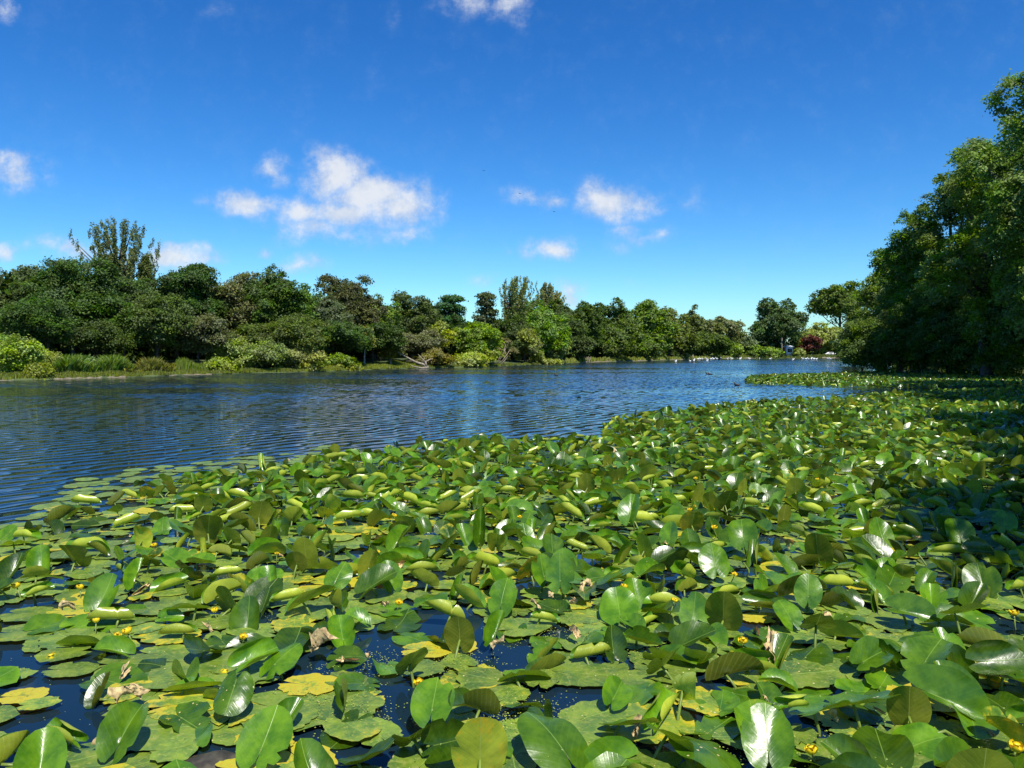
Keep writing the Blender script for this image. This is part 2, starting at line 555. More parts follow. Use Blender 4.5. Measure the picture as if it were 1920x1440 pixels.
def water_material():
    m, k = mat('lake_water')
    tcn = k.n('ShaderNodeTexCoord')
    Pw = tcn.outputs['Object']
    geo = k.n('ShaderNodeNewGeometry')
    sx = k.n('ShaderNodeSeparateXYZ')
    k.l(geo.outputs['Position'], sx.inputs[0])
    far = k.ramp(sx.outputs[1], 22, 42)           # open, wind-exposed part of the lake
    near = k.ramp(sx.outputs[1], 5, 9.5)           # sheltered between the pads
    env = k.noise(Pw, .20, 3, .6)
    patch = k.noise(k.v('MULTIPLY', Pw, (.35, 1, 1)), .055, 3, .55)
    fine = k.ramp(patch, .40, .55, .30, 1.0)
    total = None

    def train(nx_, ny_, lam, slope, dist, dsc, envl, off):
        nonlocal total
        ph = k.v('DOT_PRODUCT', Pw, (nx_ * 2 * math.pi / lam, ny_ * 2 * math.pi / lam, 0))
        nn_ = k.noise(k.v('ADD', Pw, (off, off, 0)), dsc, 2, .5)
        ph = k.m('ADD', ph, k.m('MULTIPLY', nn_, dist))
        sn = k.m('SINE', ph)
        # sharpened crest
        sn = k.m('ADD', sn, k.m('MULTIPLY', k.m('SINE', k.m('MULTIPLY', ph, 2.0)), .25))
        a_ = k.m('MULTIPLY', k.m('MULTIPLY', sn, slope), envl)
        c_ = k.n('ShaderNodeCombineXYZ')
        k.l(k.m('MULTIPLY', a_, nx_), c_.inputs[0])
        k.l(k.m('MULTIPLY', a_, ny_), c_.inputs[1])
        total = c_.outputs[0] if total is None else k.v('ADD', total, c_.outputs[0])
    e1 = k.m('MULTIPLY', k.ramp(env, .3, .62, .45, 1.0), k.m('SUBTRACT', 1.0, k.m('MULTIPLY', far, .6)))
    e2 = k.m('MULTIPLY', k.ramp(env, .62, .38, .3, 1.0), k.m('SUBTRACT', 1.0, k.m('MULTIPLY', far, .6)))
    train(-.83, .56, .43, .088, 11.0, .42, e1, 0.0)
    train(-.60, .80, .31, .034, 12.0, .6, e2, 17.0)
    train(-.25, .97, .62, .034, 10.0, .35, e1, 31.0)

    def chop(ang, st, scale, amp, env_, off, det=2):
        nonlocal total
        mp = k.n('ShaderNodeMapping')
        mp.inputs['Rotation'].default_value = (0, 0, R(ang))
        k.l(Pw, mp.inputs[0])
        nt_ = k.n('ShaderNodeTexNoise')
        k.l(k.v('ADD', k.v('MULTIPLY', mp.outputs[0], (1, st, 1)), (off, off, 0)), nt_.inputs['Vector'])
        nt_.inputs['Scale'].default_value = scale
        nt_.inputs['Detail'].default_value = det
        nt_.inputs['Roughness'].default_value = .6
        q = k.v('SUBTRACT', nt_.outputs['Color'], (.5, .5, .5))
        c_ = k.n('ShaderNodeCombineXYZ')
        a_ = k.m('MULTIPLY', env_, amp)
        k.l(a_, c_.inputs[0])
        k.l(a_, c_.inputs[1])
        total = k.v('ADD', total, k.v('MULTIPLY', q, c_.outputs[0]))
    chop(25, .40, 3.0, .80, k.m('MULTIPLY', far, fine), 0.0, 3)
    chop(30, .35, 2.2, .13, k.m('SUBTRACT', 1.0, far), 5.0, 2)
    bias = k.n('ShaderNodeCombineXYZ')   # wind-driven facets lean towards the near shore
    k.l(k.m('MULTIPLY', k.m('MULTIPLY', far, fine), -.075), bias.inputs[1])
    total = k.v('ADD', total, bias.outputs[0])
    tot = k.v('MULTIPLY', total, k.v('ADD', (.06, .06, 0), k.v('MULTIPLY', (.94, .94, 0), near)))
    nrm = k.v('NORMALIZE', k.v('ADD', tot, (0, 0, 1)))
    b = principled(k, Base_Color=(0.006, 0.018, 0.032, 1), Roughness=0.03, Normal=nrm)
    b.inputs['IOR'].default_value = 1.333
    out(k, b.outputs[0])
    return m


M_WATER = water_material()


def ground_material():
    m, k = mat('bank_ground')
    tcn = k.n('ShaderNodeTexCoord')
    n = k.noise(tcn.outputs['Object'], .25, 6, .65)
    n2 = k.noise(tcn.outputs['Object'], 3.0, 4, .6)
    c = k.mix(k.ramp(n, .4, .6), (0.035, 0.06, 0.015, 1), (0.075, 0.105, 0.028, 1))
    c = k.mix(k.ramp(n2, .6, .75), c, (0.09, 0.075, 0.045, 1))
    b = principled(k, Base_Color=c, Roughness=.95)
    out(k, b.outputs[0])
    return m


M_GROUND = ground_material()

# ------------------------------------------------------------------ lake outline and ground
LEFTPX = [(-260, 722), (-60, 716), (0, 714), (120, 711), (250, 707), (330, 704), (400, 702), (480, 699.5), (560, 698), (640, 695.5), (700, 693.5),
          (760, 691), (830, 690), (900, 688), (960, 686), (1000, 684), (1060, 681.5), (1120, 679), (1200, 677), (1280, 674.5), (1380, 672), (1480, 671.5), (1600, 671.5)]
shore_left = [g(x, y)[:2] for x, y in LEFTPX]
poly = [(-130, -20)] + [(-125, 20)] + shore_left + [(125, 270), (85, 180), (63, 125), (45, 92), (42, 80), (45, 66), (42, 56), (34, 44), (27, 33), (21, 22), (16, 14), (11, 6), (7, 1.2), (0, 0.8), (-8, 1.0), (-25, -4), (-60, -20)]
PL = np.array(poly, float)


def sdf(x, y):
    """positive on land, negative in the lake"""
    x = np.asarray(x, float)
    y = np.asarray(y, float)
    d = np.full(x.shape, 1e9)
    inside = np.zeros(x.shape, bool)
    n = len(PL)
    for i in range(n):
        ax, ay = PL[i]
        bx, by = PL[(i + 1) % n]
        ex, ey = bx - ax, by - ay
        t = np.clip(((x - ax) * ex + (y - ay) * ey) / (ex * ex + ey * ey), 0, 1)
        d = np.minimum(d, (x - ax - ex * t) ** 2 + (y - ay - ey * t) ** 2)
        if ay != by:
            c = ((ay > y) != (by > y)) & (x < (bx - ax) * (y - ay) / (by - ay) + ax)
            inside ^= c
    d = np.sqrt(d)
    return np.where(inside, -d, d)


def ground_z(x, y):
    s = sdf(x, y)
    wob = 0.06 * np.sin(x * .7) * np.cos(y * .6)
    return np.where(s > 0, 0.10 + np.minimum(s * .10, 1.1) + wob * np.minimum(s, 1), np.maximum(-0.12 + s * .25, -1.5)) - np.where(np.abs(s) < .0, 0, 0)


def axis(lo, hi, step, outer):
    a = np.arange(lo, hi + step, step)
    return np.concatenate([-np.array(outer)[::-1] + lo, a, np.array(outer) + hi])


ox = [10, 30, 60, 120, 250, 500, 1000, 2000, 3500]
gx = axis(-80, 150, 1.0, ox)
gy = axis(-12, 330, 1.0, ox)
XX, YY = np.meshgrid(gx, gy)
ZZ = ground_z(XX, YY)
nx, ny = len(gx), len(gy)
idx = np.arange(nx * ny).reshape(ny, nx)
Q = np.stack([idx[:-1, :-1], idx[:-1, 1:], idx[1:, 1:], idx[1:, :-1]], -1).reshape(-1, 4)
gr = mesh_obj('ground', np.stack([XX, YY, ZZ], -1).reshape(-1, 3), Q, mat=M_GROUND, smooth=True)
tag(gr, kind='structure')
wq = [(-140, -25, 0), (160, -25, 0), (160, 320, 0), (-140, 320, 0)]
wt_ = mesh_obj('water', wq, [(0, 1, 2, 3)], mat=M_WATER)
tag(wt_, kind='structure')


# ------------------------------------------------------------------ trees
def rhombi(C, Nn, S, asp, tint, rs):
    """leaf faces: centres C, normals Nn, half length S"""
    n = len(C)
    t = rs.normal(size=(n, 3))
    t -= Nn * np.sum(t * Nn, 1, keepdims=True)
    t /= np.linalg.norm(t, axis=1, keepdims=True) + 1e-9
    b = np.cross(Nn, t)
    S = S[:, None]
    V = np.stack([C - t * S, C + b * S * asp + Nn * S * .12, C + t * S, C - b * S * asp + Nn * S * .12], 1).reshape(-1, 3)
    Q = np.arange(n * 4).reshape(n, 4)
    T = np.repeat(tint, 4, axis=0)
    return V, Q, T


def unit(v):
    return v / (np.linalg.norm(v, axis=1, keepdims=True) + 1e-9)


def crown_points(style, H, base, Wd, Dp, leaf, dens, rs, lean=0.0):
    """returns leaf centres, outward normals, clump ids, lobe centres (for limbs); z from the ground"""
    lobes = []
    rx, ry, rz = Wd / 2, Dp / 2, (H - base) / 2
    cz = base + rz
    if style in ('round', 'bush', 'umbrella'):
        nl = {'round': 36, 'bush': 18, 'umbrella': 34}[style]
        for i in range(nl):
            d = rs.normal(size=3)
            d /= np.linalg.norm(d)
            if style == 'umbrella':
                d[2] = abs(d[2]) * .9 - .1
            rr = rs.uniform(.45, .95)
            lr = rs.uniform(.16, .36) if style != 'bush' else rs.uniform(.2, .42)
            sq = 1.0
            if style == 'round' and d[2] < -.3:
                rr *= .92
            lobes.append((d[0] * rx * rr, d[1] * ry * rr, cz + d[2] * rz * rr * sq, lr * rx, lr * ry, lr * min(rz, rx * 1.1)))
        lobes.append((0, 0, cz, rx * .55, ry * .55, rz * .6))
        # scale so that the crown reaches its height
        tp = max(l[2] + l[5] * .95 for l in lobes)
        kz = (H - cz) / (tp - cz)
        lobes = [(l[0], l[1], cz + (l[2] - cz) * (kz if l[2] > cz else 1), l[3], l[4], l[5] * kz) for l in lobes]
    elif style == 'pine':
        nt = 7
        for i in range(nt):
            f = i / (nt - 1)
            zz = base + (H - base) * (.15 + .8 * f)
            rad = (1 - f * .55)
            for j in range(4):
                an = rs.uniform(0, 2 * math.pi)
                q = rs.uniform(.25, .75) * rad
                lobes.append((math.cos(an) * rx * q, math.sin(an) * ry * q, zz + rs.uniform(-.3, .3), rx * .42, ry * .42, (H - base) * .055))
    elif style == 'poplar':
        nlimb = 36
        for i in range(nlimb):
            an = rs.uniform(0, 2 * math.pi)
            out_ = rs.uniform(.15, 1.0)
            top = H * (1 - .26 * out_ ** 2 * rs.uniform(.4, 1.3)) if i else H
            if i == 0:
                out_ = .1
            ex, ey = math.cos(an) * rx * out_, math.sin(an) * ry * out_
            for q in np.linspace(0.08, 1, 22):
                zz = base + (top - base) * q
                f = q ** .8
                wdt = rx * (.036 * (1 - .6 * q) + .008)
                if rs.random() < .85:
                    lobes.append((ex * f + lean * q * rx + rs.normal() * .12, ey * f + rs.normal() * .12, zz, wdt * rs.uniform(.8, 1.6), wdt * rs.uniform(.8, 1.6), (top - base) / 30))
    elif style == 'willow':
        for i in range(22):
            d = rs.normal(size=3)
            d /= np.linalg.norm(d)
            d[2] = abs(d[2])
            rr = rs.uniform(.55, .8)
            lobes.append((d[0] * rx * rr, d[1] * ry * rr, cz + rz * (.1 + d[2] * rr * .62), rx * .3, ry * .3, rz * .28))
    elif style == 'sparse':
        for i in range(16):
            d = rs.normal(size=3)
            d /= np.linalg.norm(d)
            rr = rs.uniform(.45, .8)
            lobes.append((d[0] * rx * rr, d[1] * ry * rr, cz + d[2] * rz * rr, rx * .3, ry * .3, rz * .25))
        lobes.append((0, 0, H - .2 * rz, rx * .35, ry * .35, rz * .2))
    C, Nn, K = [], [], []
    kid = 0
    for (lx, ly, lz, ax, ay, az) in lobes:
        area = 4 * math.pi * ((ax * ay + ay * az + ax * az) / 3)
        csz = {'poplar': .15, 'pine': .45, 'willow': .5}.get(style, .0) or max(.5, .34 * ax)
        nc = max(3, int(area / (csz * csz * 3.0)))
        dd = unit(rs.normal(size=(nc, 3)) + np.array([0, 0, .35]))
        cc_ = np.array([lx, ly, lz]) + dd * np.array([ax, ay, az]) * rs.uniform(.72, 1.05, size=(nc, 1))
        if style == 'umbrella':
            ok = cc_[:, 2] > base
            cc_, dd = cc_[ok], dd[ok]
            nc = len(cc_)
        cc_[:, 2] = np.minimum(cc_[:, 2], H)
        per = max(4, int(dens * csz * csz * 4.0 / (leaf * leaf * 1.1)))
        loc_ = rs.normal(size=(nc * per, 3)) * csz * np.array([.58, .58, .31])
        if style == 'poplar':
            loc_[:, 2] *= 3.2
            loc_[:, :2] *= .8
        # drooping clump edge
        loc_[:, 2] -= .28 * (loc_[:, 0] ** 2 + loc_[:, 1] ** 2) / csz
        pts = np.repeat(cc_, per, axis=0) + loc_
        if style == 'willow':
            ln = rs.uniform(0, 1, size=nc * per) * np.repeat(rs.uniform(.3, 1.1, size=nc), per) * (H - base) * .5
            pts[:, 0] = np.repeat(cc_[:, 0], per) + loc_[:, 0] * .45
            pts[:, 1] = np.repeat(cc_[:, 1], per) + loc_[:, 1] * .45
            pts[:, 2] -= ln
            pts[:, 2] = np.maximum(pts[:, 2], .05)
        C.append(pts)
        ce = np.array([0, 0, cz])
        o1 = unit(np.repeat(dd, per, axis=0))
        Nn.append(o1 * .5 + np.array([0, 0, .55]) + rs.normal(size=(nc * per, 3)) * .5)
        K.append(np.repeat(np.arange(kid, kid + nc), per))
        kid += nc
    return np.concatenate(C), unit(np.concatenate(Nn)), np.concatenate(K), lobes


def make_tree(name, cat, label, x, y, H, Wd, style, col, base=None, leaf=None, dens=1.0, bark=None, group='trees on the far bank', seed=0, lean=0.0, Dp=None, trunk_r=None, ground=None):
    rs = np.random.default_rng(seed + 100)
    z0 = float(ground_z(np.array([x]), np.array([y]))[0]) if ground is None else ground
    H = H - z0
    base = H * .14 if base is None else base
    dist = math.hypot(x, y)
    leaf = leaf or max(.075, dist * (.0014 if style != 'poplar' else .00095))
    root = empty(name, (x, y, z0))
    tag(root, label, cat, group)
    jt = rs.uniform(.82, 1.28)
    if col[1] > .14:
        col = tuple(c_ * .78 for c_ in col)
    col = (col[0] * jt * rs.uniform(.9, 1.1) * (.88 if col[0] > .09 else 1), col[1] * jt, col[2] * jt * rs.uniform(.85, 1.25))
    C, Nn, K, lobes = crown_points(style, H, base, Wd, Dp or Wd, leaf, dens, rs, lean)
    kt = rs.uniform(size=(K.max() + 1, 3))
    t = np.ones((len(C), 4), np.float32)
    t[:, 0] = np.clip(kt[K, 0] * .5 + rs.uniform(size=len(C)) * .5, 0, 1)
    t[:, 1] = np.clip(kt[K, 1] * .55 + rs.uniform(size=len(C)) * .45, 0, 1)
    t[:, 2] = kt[K, 2]
    S = leaf * rs.uniform(.7, 1.35, size=len(C))
    asp = .30 if style in ('willow',) else .55
    V, Qd, T = rhombi(C, Nn, S, asp, t, rs)
    crown = mesh_obj('crown', V, Qd, mat=M_FOL, parent=root, tint=T)
    crown.color = (*col, 1)
    # trunk with limbs
    tr = Geo()
    rt = trunk_r or max(.09, H * .022)
    top = base + (H - base) * .55
    if style in ('bush', 'willow'):
        for j in range(4):
            an = j * 1.6 + rs.uniform(0, .6)
            tr.tube([(0, 0, -.2), (math.cos(an) * Wd * .08, math.sin(an) * Wd * .08, H * .3), (math.cos(an) * Wd * .2, math.sin(an) * Wd * .2, H * .62)], [rt * .6, rt * .4, rt * .15], 6)
    else:
        n = 7
        ax, ay = rs.uniform(-1, 1, 2) * .03 * H
        pts = [(ax * math.sin(q * 3), ay * math.sin(q * 2.3), -.3 + (top + .3) * q) for q in np.linspace(0, 1, n)]
        tr.tube(pts, [rt * 1.35] + list(np.linspace(rt, rt * .45, n - 1)), 9)
        ids = rs.permutation(len(lobes))[:(12 if style != 'poplar' else 46)]
        for i in ids:
            lx, ly, lz = lobes[i][:3]
            zs = min(top * .95, max(base * .55, lz - math.hypot(lx, ly) * .9))
            zs = max(zs, .3)
            q = (zs + .3) / (top + .3)
            sx_, sy_ = ax * math.sin(q * 3), ay * math.sin(q * 2.3)
            midp = ((sx_ + lx) * .5, (sy_ + ly) * .5, zs + (lz - zs) * .42)
            tr.tube([(sx_, sy_, zs), midp, (lx, ly, lz)], [rt * .42, rt * .26, rt * .08], 5)
    tr.build('trunk', bark or M_BARK, root, True)
    return root


S_X = np.array([p[0] for p in LEFTPX], float)
S_Y = np.array([g(x, y).y for x, y in LEFTPX])


def shoreY(px):
    return float(np.interp(px, S_X, S_Y))


DG = (0.024, 0.048, 0.013)      # dark green
DG2 = (0.031, 0.054, 0.019)
OL = (0.046, 0.062, 0.034)     # olive grey
BL = (0.022, 0.056, 0.026)     # bluish green
MG = (0.050, 0.098, 0.018)     # mid green
BG = (0.088, 0.150, 0.022)     # bright green
YG = (0.125, 0.150, 0.022)     # yellow green
SG = (0.098, 0.122, 0.052)     # silvery green
BR = (0.037, 0.050, 0.024)     # brownish
TREES = [
    # px, top, half width px, offset behind shore, style, colour, name, category, label
    (15, 500, 70, 22, 'round', OL, 'broadleaf_tree', 'tree', 'olive grey tree cut by the left edge above the bright round bush'),
    (85, 500, 55, 17, 'round', DG2, 'broadleaf_tree', 'tree', 'dull dark tree between the olive grey edge tree and the tall dark tree'),
    (135, 483, 72, 14, 'round', DG, 'broadleaf_tree', 'tree', 'tall dark green tree rising just left of the upright poplar'),
    (218, 414, 50, 30, 'poplar', (0.050, 0.075, 0.030), 'poplar_tree', 'tree', 'tallest tree, open upright poplar with many bare rising limbs'),
    (272, 476, 11, 29, 'poplar', (0.050, 0.075, 0.030), 'poplar_tree', 'tree', 'thin single spire of poplar beside the tall open poplar'),
    (210, 520, 62, 20, 'round', DG, 'broadleaf_tree', 'tree', 'dark tree directly in front of the foot of the tall poplar'),
    (330, 499, 72, 18, 'round', DG, 'broadleaf_tree', 'tree', 'broad dark tree with a flat top right of the thin poplar spire'),
    (368, 498, 24, 22, 'pine', BL, 'pine_tree', 'tree', 'small flat topped pine showing above the broad dark tree'),
    (292, 552, 52, 9, 'round', DG2, 'broadleaf_tree', 'tree', 'dark tree with layered hanging boughs in the middle of the left wood'),
    (66, 562, 50, 8, 'round', DG, 'broadleaf_tree', 'tree', 'dark shaded tree behind the bright round bush at the left edge'),
    (180, 602, 42, 9, 'round', DG2, 'broadleaf_tree', 'tree', 'low dark tree behind the long bright bank of weeds'),
    (372, 590, 46, 8, 'round', OL, 'broadleaf_tree', 'tree', 'dark tree whose skirts touch the shaded bank left of the pale willows'),
    (232, 570, 36, 11, 'round', (0.034, 0.066, 0.016), 'broadleaf_tree', 'tree', 'narrow green tree wedged before the dark trees under the poplar'),
    (440, 507, 58, 17, 'round', OL, 'broadleaf_tree', 'tree', 'greyish olive tree with a fine twiggy crown above the pale willows'),
    (505, 501, 48, 14, 'round', DG, 'broadleaf_tree', 'tree', 'dark peaked tree right of the greyish olive tree'),
    (568, 534, 44, 14, 'round', (0.030, 0.068, 0.014), 'broadleaf_tree', 'tree', 'green rounded tree between the dark peaked tree and the domed tree'),
    (610, 556, 34, 11, 'round', OL, 'broadleaf_tree', 'tree', 'grey olive lower tree at the left shoulder of the domed tree'),
    (652, 517, 44, 15, 'round', BR, 'broadleaf_tree', 'tree', 'brownish domed tree standing above its neighbours'),
    (540, 590, 58, 6, 'round', DG2, 'broadleaf_tree', 'tree', 'dark tree in front behind the wide pale willow bush'),
    (625, 600, 54, 7, 'round', DG, 'broadleaf_tree', 'tree', 'dark tree behind the low bright bramble mound'),
    (712, 552, 28, 13, 'round', (0.050, 0.098, 0.018), 'broadleaf_tree', 'tree', 'narrow brighter green tree in the dip right of the domed tree'),
    (742, 546, 20, 20, 'sparse', (0.065, 0.082, 0.050), 'broadleaf_tree', 'tree', 'thin greyish see-through tree beside the flat topped brown one'),
    (773, 546, 34, 14, 'round', DG2, 'broadleaf_tree', 'tree', 'dark tree with a squared brownish top'),
    (700, 600, 40, 8, 'round', DG, 'broadleaf_tree', 'tree', 'dark shaded tree behind the two small yellowish trees'),
    (785, 618, 38, 6, 'round', OL, 'broadleaf_tree', 'tree', 'dull grey tree behind the fallen bleached branches'),
    (842, 556, 38, 22, 'pine', BL, 'pine_tree', 'tree', 'layered blue green pine left of the leaning willows'),
    (868, 590, 36, 14, 'round', DG, 'broadleaf_tree', 'tree', 'low dark tree under the layered pines'),
    (912, 550, 26, 20, 'pine', (0.028, 0.045, 0.022), 'pine_tree', 'tree', 'dark irregular pine close to the wind bent poplar'),
    (955, 520, 34, 20, 'poplar', (0.070, 0.095, 0.045), 'poplar_tree', 'tree', 'tall grey green wind bent poplar in the centre'),
    (955, 590, 44, 15, 'round', DG2, 'broadleaf_tree', 'tree', 'dark tree below the wind bent poplar'),
    (1018, 531, 14, 32, 'poplar', (0.075, 0.095, 0.048), 'poplar_tree', 'tree', 'smaller wind bent poplar tip showing over the green tree'),
    (1037, 546, 12, 33, 'poplar', (0.085, 0.10, 0.055), 'poplar_tree', 'tree', 'smallest feathery poplar tip leaning to one side'),
    (1005, 563, 46, 12, 'round', (0.055, 0.105, 0.018), 'broadleaf_tree', 'tree', 'large fresh green tree in front of the smaller poplar tips'),
    (1060, 560, 34, 16, 'round', DG2, 'broadleaf_tree', 'tree', 'dark olive tree right of the large fresh green tree'),
    (1098, 565, 28, 12, 'round', DG, 'broadleaf_tree', 'tree', 'very dark rounded tree above the low wooden fence'),
    (1142, 561, 34, 14, 'round', (0.030, 0.060, 0.014), 'broadleaf_tree', 'tree', 'dark green tree with a stepped top near the gap of sky'),
    (1080, 630, 26, 4, 'round', DG2, 'broadleaf_tree', 'tree', 'small dark tree at the water left of the low fence'),
    (1157, 598, 44, 3, 'bush', (0.045, 0.082, 0.020), 'broadleaf_tree', 'tree', 'wide dome of green leaves hanging to the water'),
    (1222, 562, 38, 14, 'round', (0.048, 0.085, 0.018), 'broadleaf_tree', 'tree', 'tall mottled green tree right of the gap of sky'),
    (1255, 575, 30, 18, 'round', (0.055, 0.085, 0.022), 'broadleaf_tree', 'tree', 'tree joined to the mottled green one, lower top'),
    (1301, 571, 17, 24, 'round', (0.050, 0.080, 0.022), 'broadleaf_tree', 'tree', 'narrow tufted tree standing clear near the low part of the skyline'),
    (1355, 593, 30, 60, 'round', (0.060, 0.085, 0.045), 'broadleaf_tree', 'tree', 'pale grey green distant tree sloping down to the skyline notch'),
    (1325, 598, 24, 50, 'round', (0.060, 0.085, 0.035), 'broadleaf_tree', 'tree', 'distant grey green tree right of the narrow tufted tree'),
    (1385, 622, 18, 40, 'round', (0.055, 0.08, 0.035), 'broadleaf_tree', 'tree', 'small distant tree in the notch of the skyline'),
    (1210, 625, 26, 3, 'bush', MG, 'shrub', 'shrub', 'green waterside bush right of the wide dome of leaves'),
    (1275, 617, 30, 6, 'round', (0.040, 0.070, 0.018), 'broadleaf_tree', 'tree', 'rounded tree over the line of white gulls'),
    (1325, 622, 36, 10, 'round', (0.042, 0.072, 0.020), 'broadleaf_tree', 'tree', 'broad low tree above the wooden mooring posts'),
    (1368, 642, 22, 8, 'bush', BG, 'shrub', 'shrub', 'bright green rounded shrub at the far end of the left bank'),
    # front row on the left bank
    (28, 628, 46, 3, 'bush', (0.095, 0.155, 0.022), 'shrub', 'shrub', 'large bright green round bush at the left edge of the water'),
    (88, 655, 22, 4, 'willow', (0.150, 0.190, 0.050), 'willow_tree', 'tree', 'small weeping willow with pale yellow green curtains'),
    (73, 684, 17, .8, 'bush', (0.130, 0.155, 0.022), 'shrub', 'shrub', 'low yellowish bush under the small weeping willow'),
    (150, 668, 22, 7, 'bush', (0.060, 0.12, 0.045), 'shrub', 'shrub', 'blue green leafy shrub at the dark foot of the wood'),
    (200, 674, 26, 6, 'bush', (0.085, 0.125, 0.05), 'shrub', 'shrub', 'pale grey green shrub beside the blue green one'),
    (445, 626, 48, 6, 'bush', (0.085, 0.125, 0.030), 'shrub', 'shrub', 'tall pale green willow bush at the start of the bright shrubs'),
    (422, 672, 22, 2, 'bush', (0.095, 0.145, 0.025), 'shrub', 'shrub', 'lower bright bush at the left end of the pale willows'),
    (495, 643, 52, 4, 'bush', (0.089, 0.122, 0.042), 'shrub', 'shrub', 'widest pale willow bush with feathery sage foliage'),
    (552, 648, 42, 3, 'bush', (0.088, 0.120, 0.042), 'shrub', 'shrub', 'sage green willow bush leaning over the water'),
    (618, 665, 34, 4, 'bush', (0.100, 0.180, 0.018), 'bramble_mound', 'shrub', 'low bright green bramble mound right of the willow bushes'),
    (650, 682, 22, 2, 'bush', (0.150, 0.185, 0.020), 'bramble_mound', 'shrub', 'yellowish foot of the bramble mound near the pale trunk'),
    (682, 611, 28, 5, 'sparse', (0.125, 0.135, 0.035), 'broadleaf_tree', 'tree', 'small yellowish tree on a clean white trunk'),
    (732, 634, 20, 6, 'round', (0.105, 0.125, 0.030), 'broadleaf_tree', 'tree', 'small olive yellow tree right of the white trunked tree'),
    (825, 604, 29, 7, 'sparse', (0.120, 0.130, 0.018), 'broadleaf_tree', 'tree', 'golden green round tree with thin branches showing inside'),
    (815, 655, 34, 2, 'bush', (0.075, 0.085, 0.025), 'shrub', 'shrub', 'dull brown green bushes behind the bleached fallen branches'),
    (896, 602, 36, 6, 'round', (0.080, 0.155, 0.016), 'broadleaf_tree', 'tree', 'brightest green tree left of the leaning bare twigs'),
    (880, 660, 30, 1.5, 'bush', (0.150, 0.170, 0.035), 'shrub', 'shrub', 'pale yellow waterside bush below the brightest green tree'),
    (908, 656, 26, 2.5, 'bush', (0.140, 0.165, 0.040), 'shrub', 'shrub', 'second pale yellow bush next to the leaning bare twigs'),
    (945, 634, 22, 4, 'sparse', (0.070, 0.080, 0.035), 'shrub', 'shrub', 'grey half bare shrub with leaning twigs'),
    (985, 616, 22, 5, 'round', (0.115, 0.145, 0.035), 'willow_tree', 'tree', 'yellowish willow with a rounded head near the centre'),
    (1010, 655, 14, 2, 'willow', (0.13, 0.18, 0.04), 'willow_tree', 'tree', 'tiny drooping willow at the water between rounded bushes'),
    (1040, 634, 26, 3, 'bush', (0.125, 0.160, 0.075), 'shrub', 'shrub', 'silvery blotched shrub right of the tiny drooping willow'),
    (1020, 672, 26, .8, 'bush', (0.140, 0.175, 0.04), 'shrub', 'shrub', 'low pale shrub lying at the water edge in the centre'),
    # far end
    (1455, 561, 44, 14, 'round', (0.040, 0.068, 0.026), 'broadleaf_tree', 'tree', 'big spreading dark tree behind the white boathouse'),
    (1402, 630, 14, 10, 'round', (0.045, 0.07, 0.03), 'broadleaf_tree', 'tree', 'slim dark tree at the left foot of the spreading tree'),
    (1418, 646, 22, 4, 'bush', (0.075, 0.125, 0.026), 'shrub', 'shrub', 'green shrub at the left end of the far shore'),
    (1448, 650, 18, 4, 'bush', (0.07, 0.12, 0.024), 'shrub', 'shrub', 'green shrub immediately left of the white boathouse'),
    (1500, 622, 22, 16, 'round', (0.065, 0.095, 0.03), 'broadleaf_tree', 'tree', 'mid green tree above the roof of the white boathouse'),
    (1495, 652, 13, 4, 'bush', (0.11, 0.15, 0.035), 'shrub', 'shrub', 'light green bush right of the white boathouse'),
    (1523, 628, 22, 6, 'sparse', (0.042, 0.016, 0.020), 'copper_beech', 'tree', 'dark purple leaved tree on the far shore'),
    (1547, 604, 30, 20, 'round', (0.10, 0.125, 0.045), 'broadleaf_tree', 'tree', 'pale yellow green tree behind the purple tree'),
    (1572, 530, 46, 34, 'umbrella', (0.045, 0.085, 0.016), 'elm_tree', 'tree', 'tall umbrella shaped tree with a clear trunk above the purple tree'),
    (1600, 640, 26, 6, 'bush', (0.06, 0.09, 0.03), 'shrub', 'shrub', 'dark waterside shrub right of the purple tree'),
]
for i, (px, top, hw, off, style, col, nm, cat, lab) in enumerate(TREES):
    Y = shoreY(px) + off
    p = at(px, top, Y)
    Wd = 2 * hw * Y / F_PX * 1.08
    kw = dict(seed=i * 7 + 3)
    b = None
    if 'white trunk' in lab:
        kw['bark'] = M_PALE
        b = p.z * .42
    if style == 'umbrella':
        b = p.z * .36
    if style == 'bush':
        b = .02
        Wd *= 1.02
    if style == 'poplar':
        Wd *= 1.4
        b = p.z * (.30 if hw > 20 else .55)
    if style == 'round':
        b = p.z * .08
        Wd *= 1.2
    if style == 'round' and 5 < off < 21 and px < 800:
        b = p.z * .24
    if 'golden green' in lab:
        b = p.z * .25
    if 'wind bent' in lab or 'poplar tip' in lab:
        kw['lean'] = .35
    kw['dens'] = {'poplar': .95, 'sparse': .8, 'pine': 1.1}.get(style, 1.0)
    make_tree(nm, cat, lab, p.x, Y, p.z, Wd, style, col, base=b, group='shrubs along the far shore' if cat == 'shrub' else 'trees on the far bank', **kw)

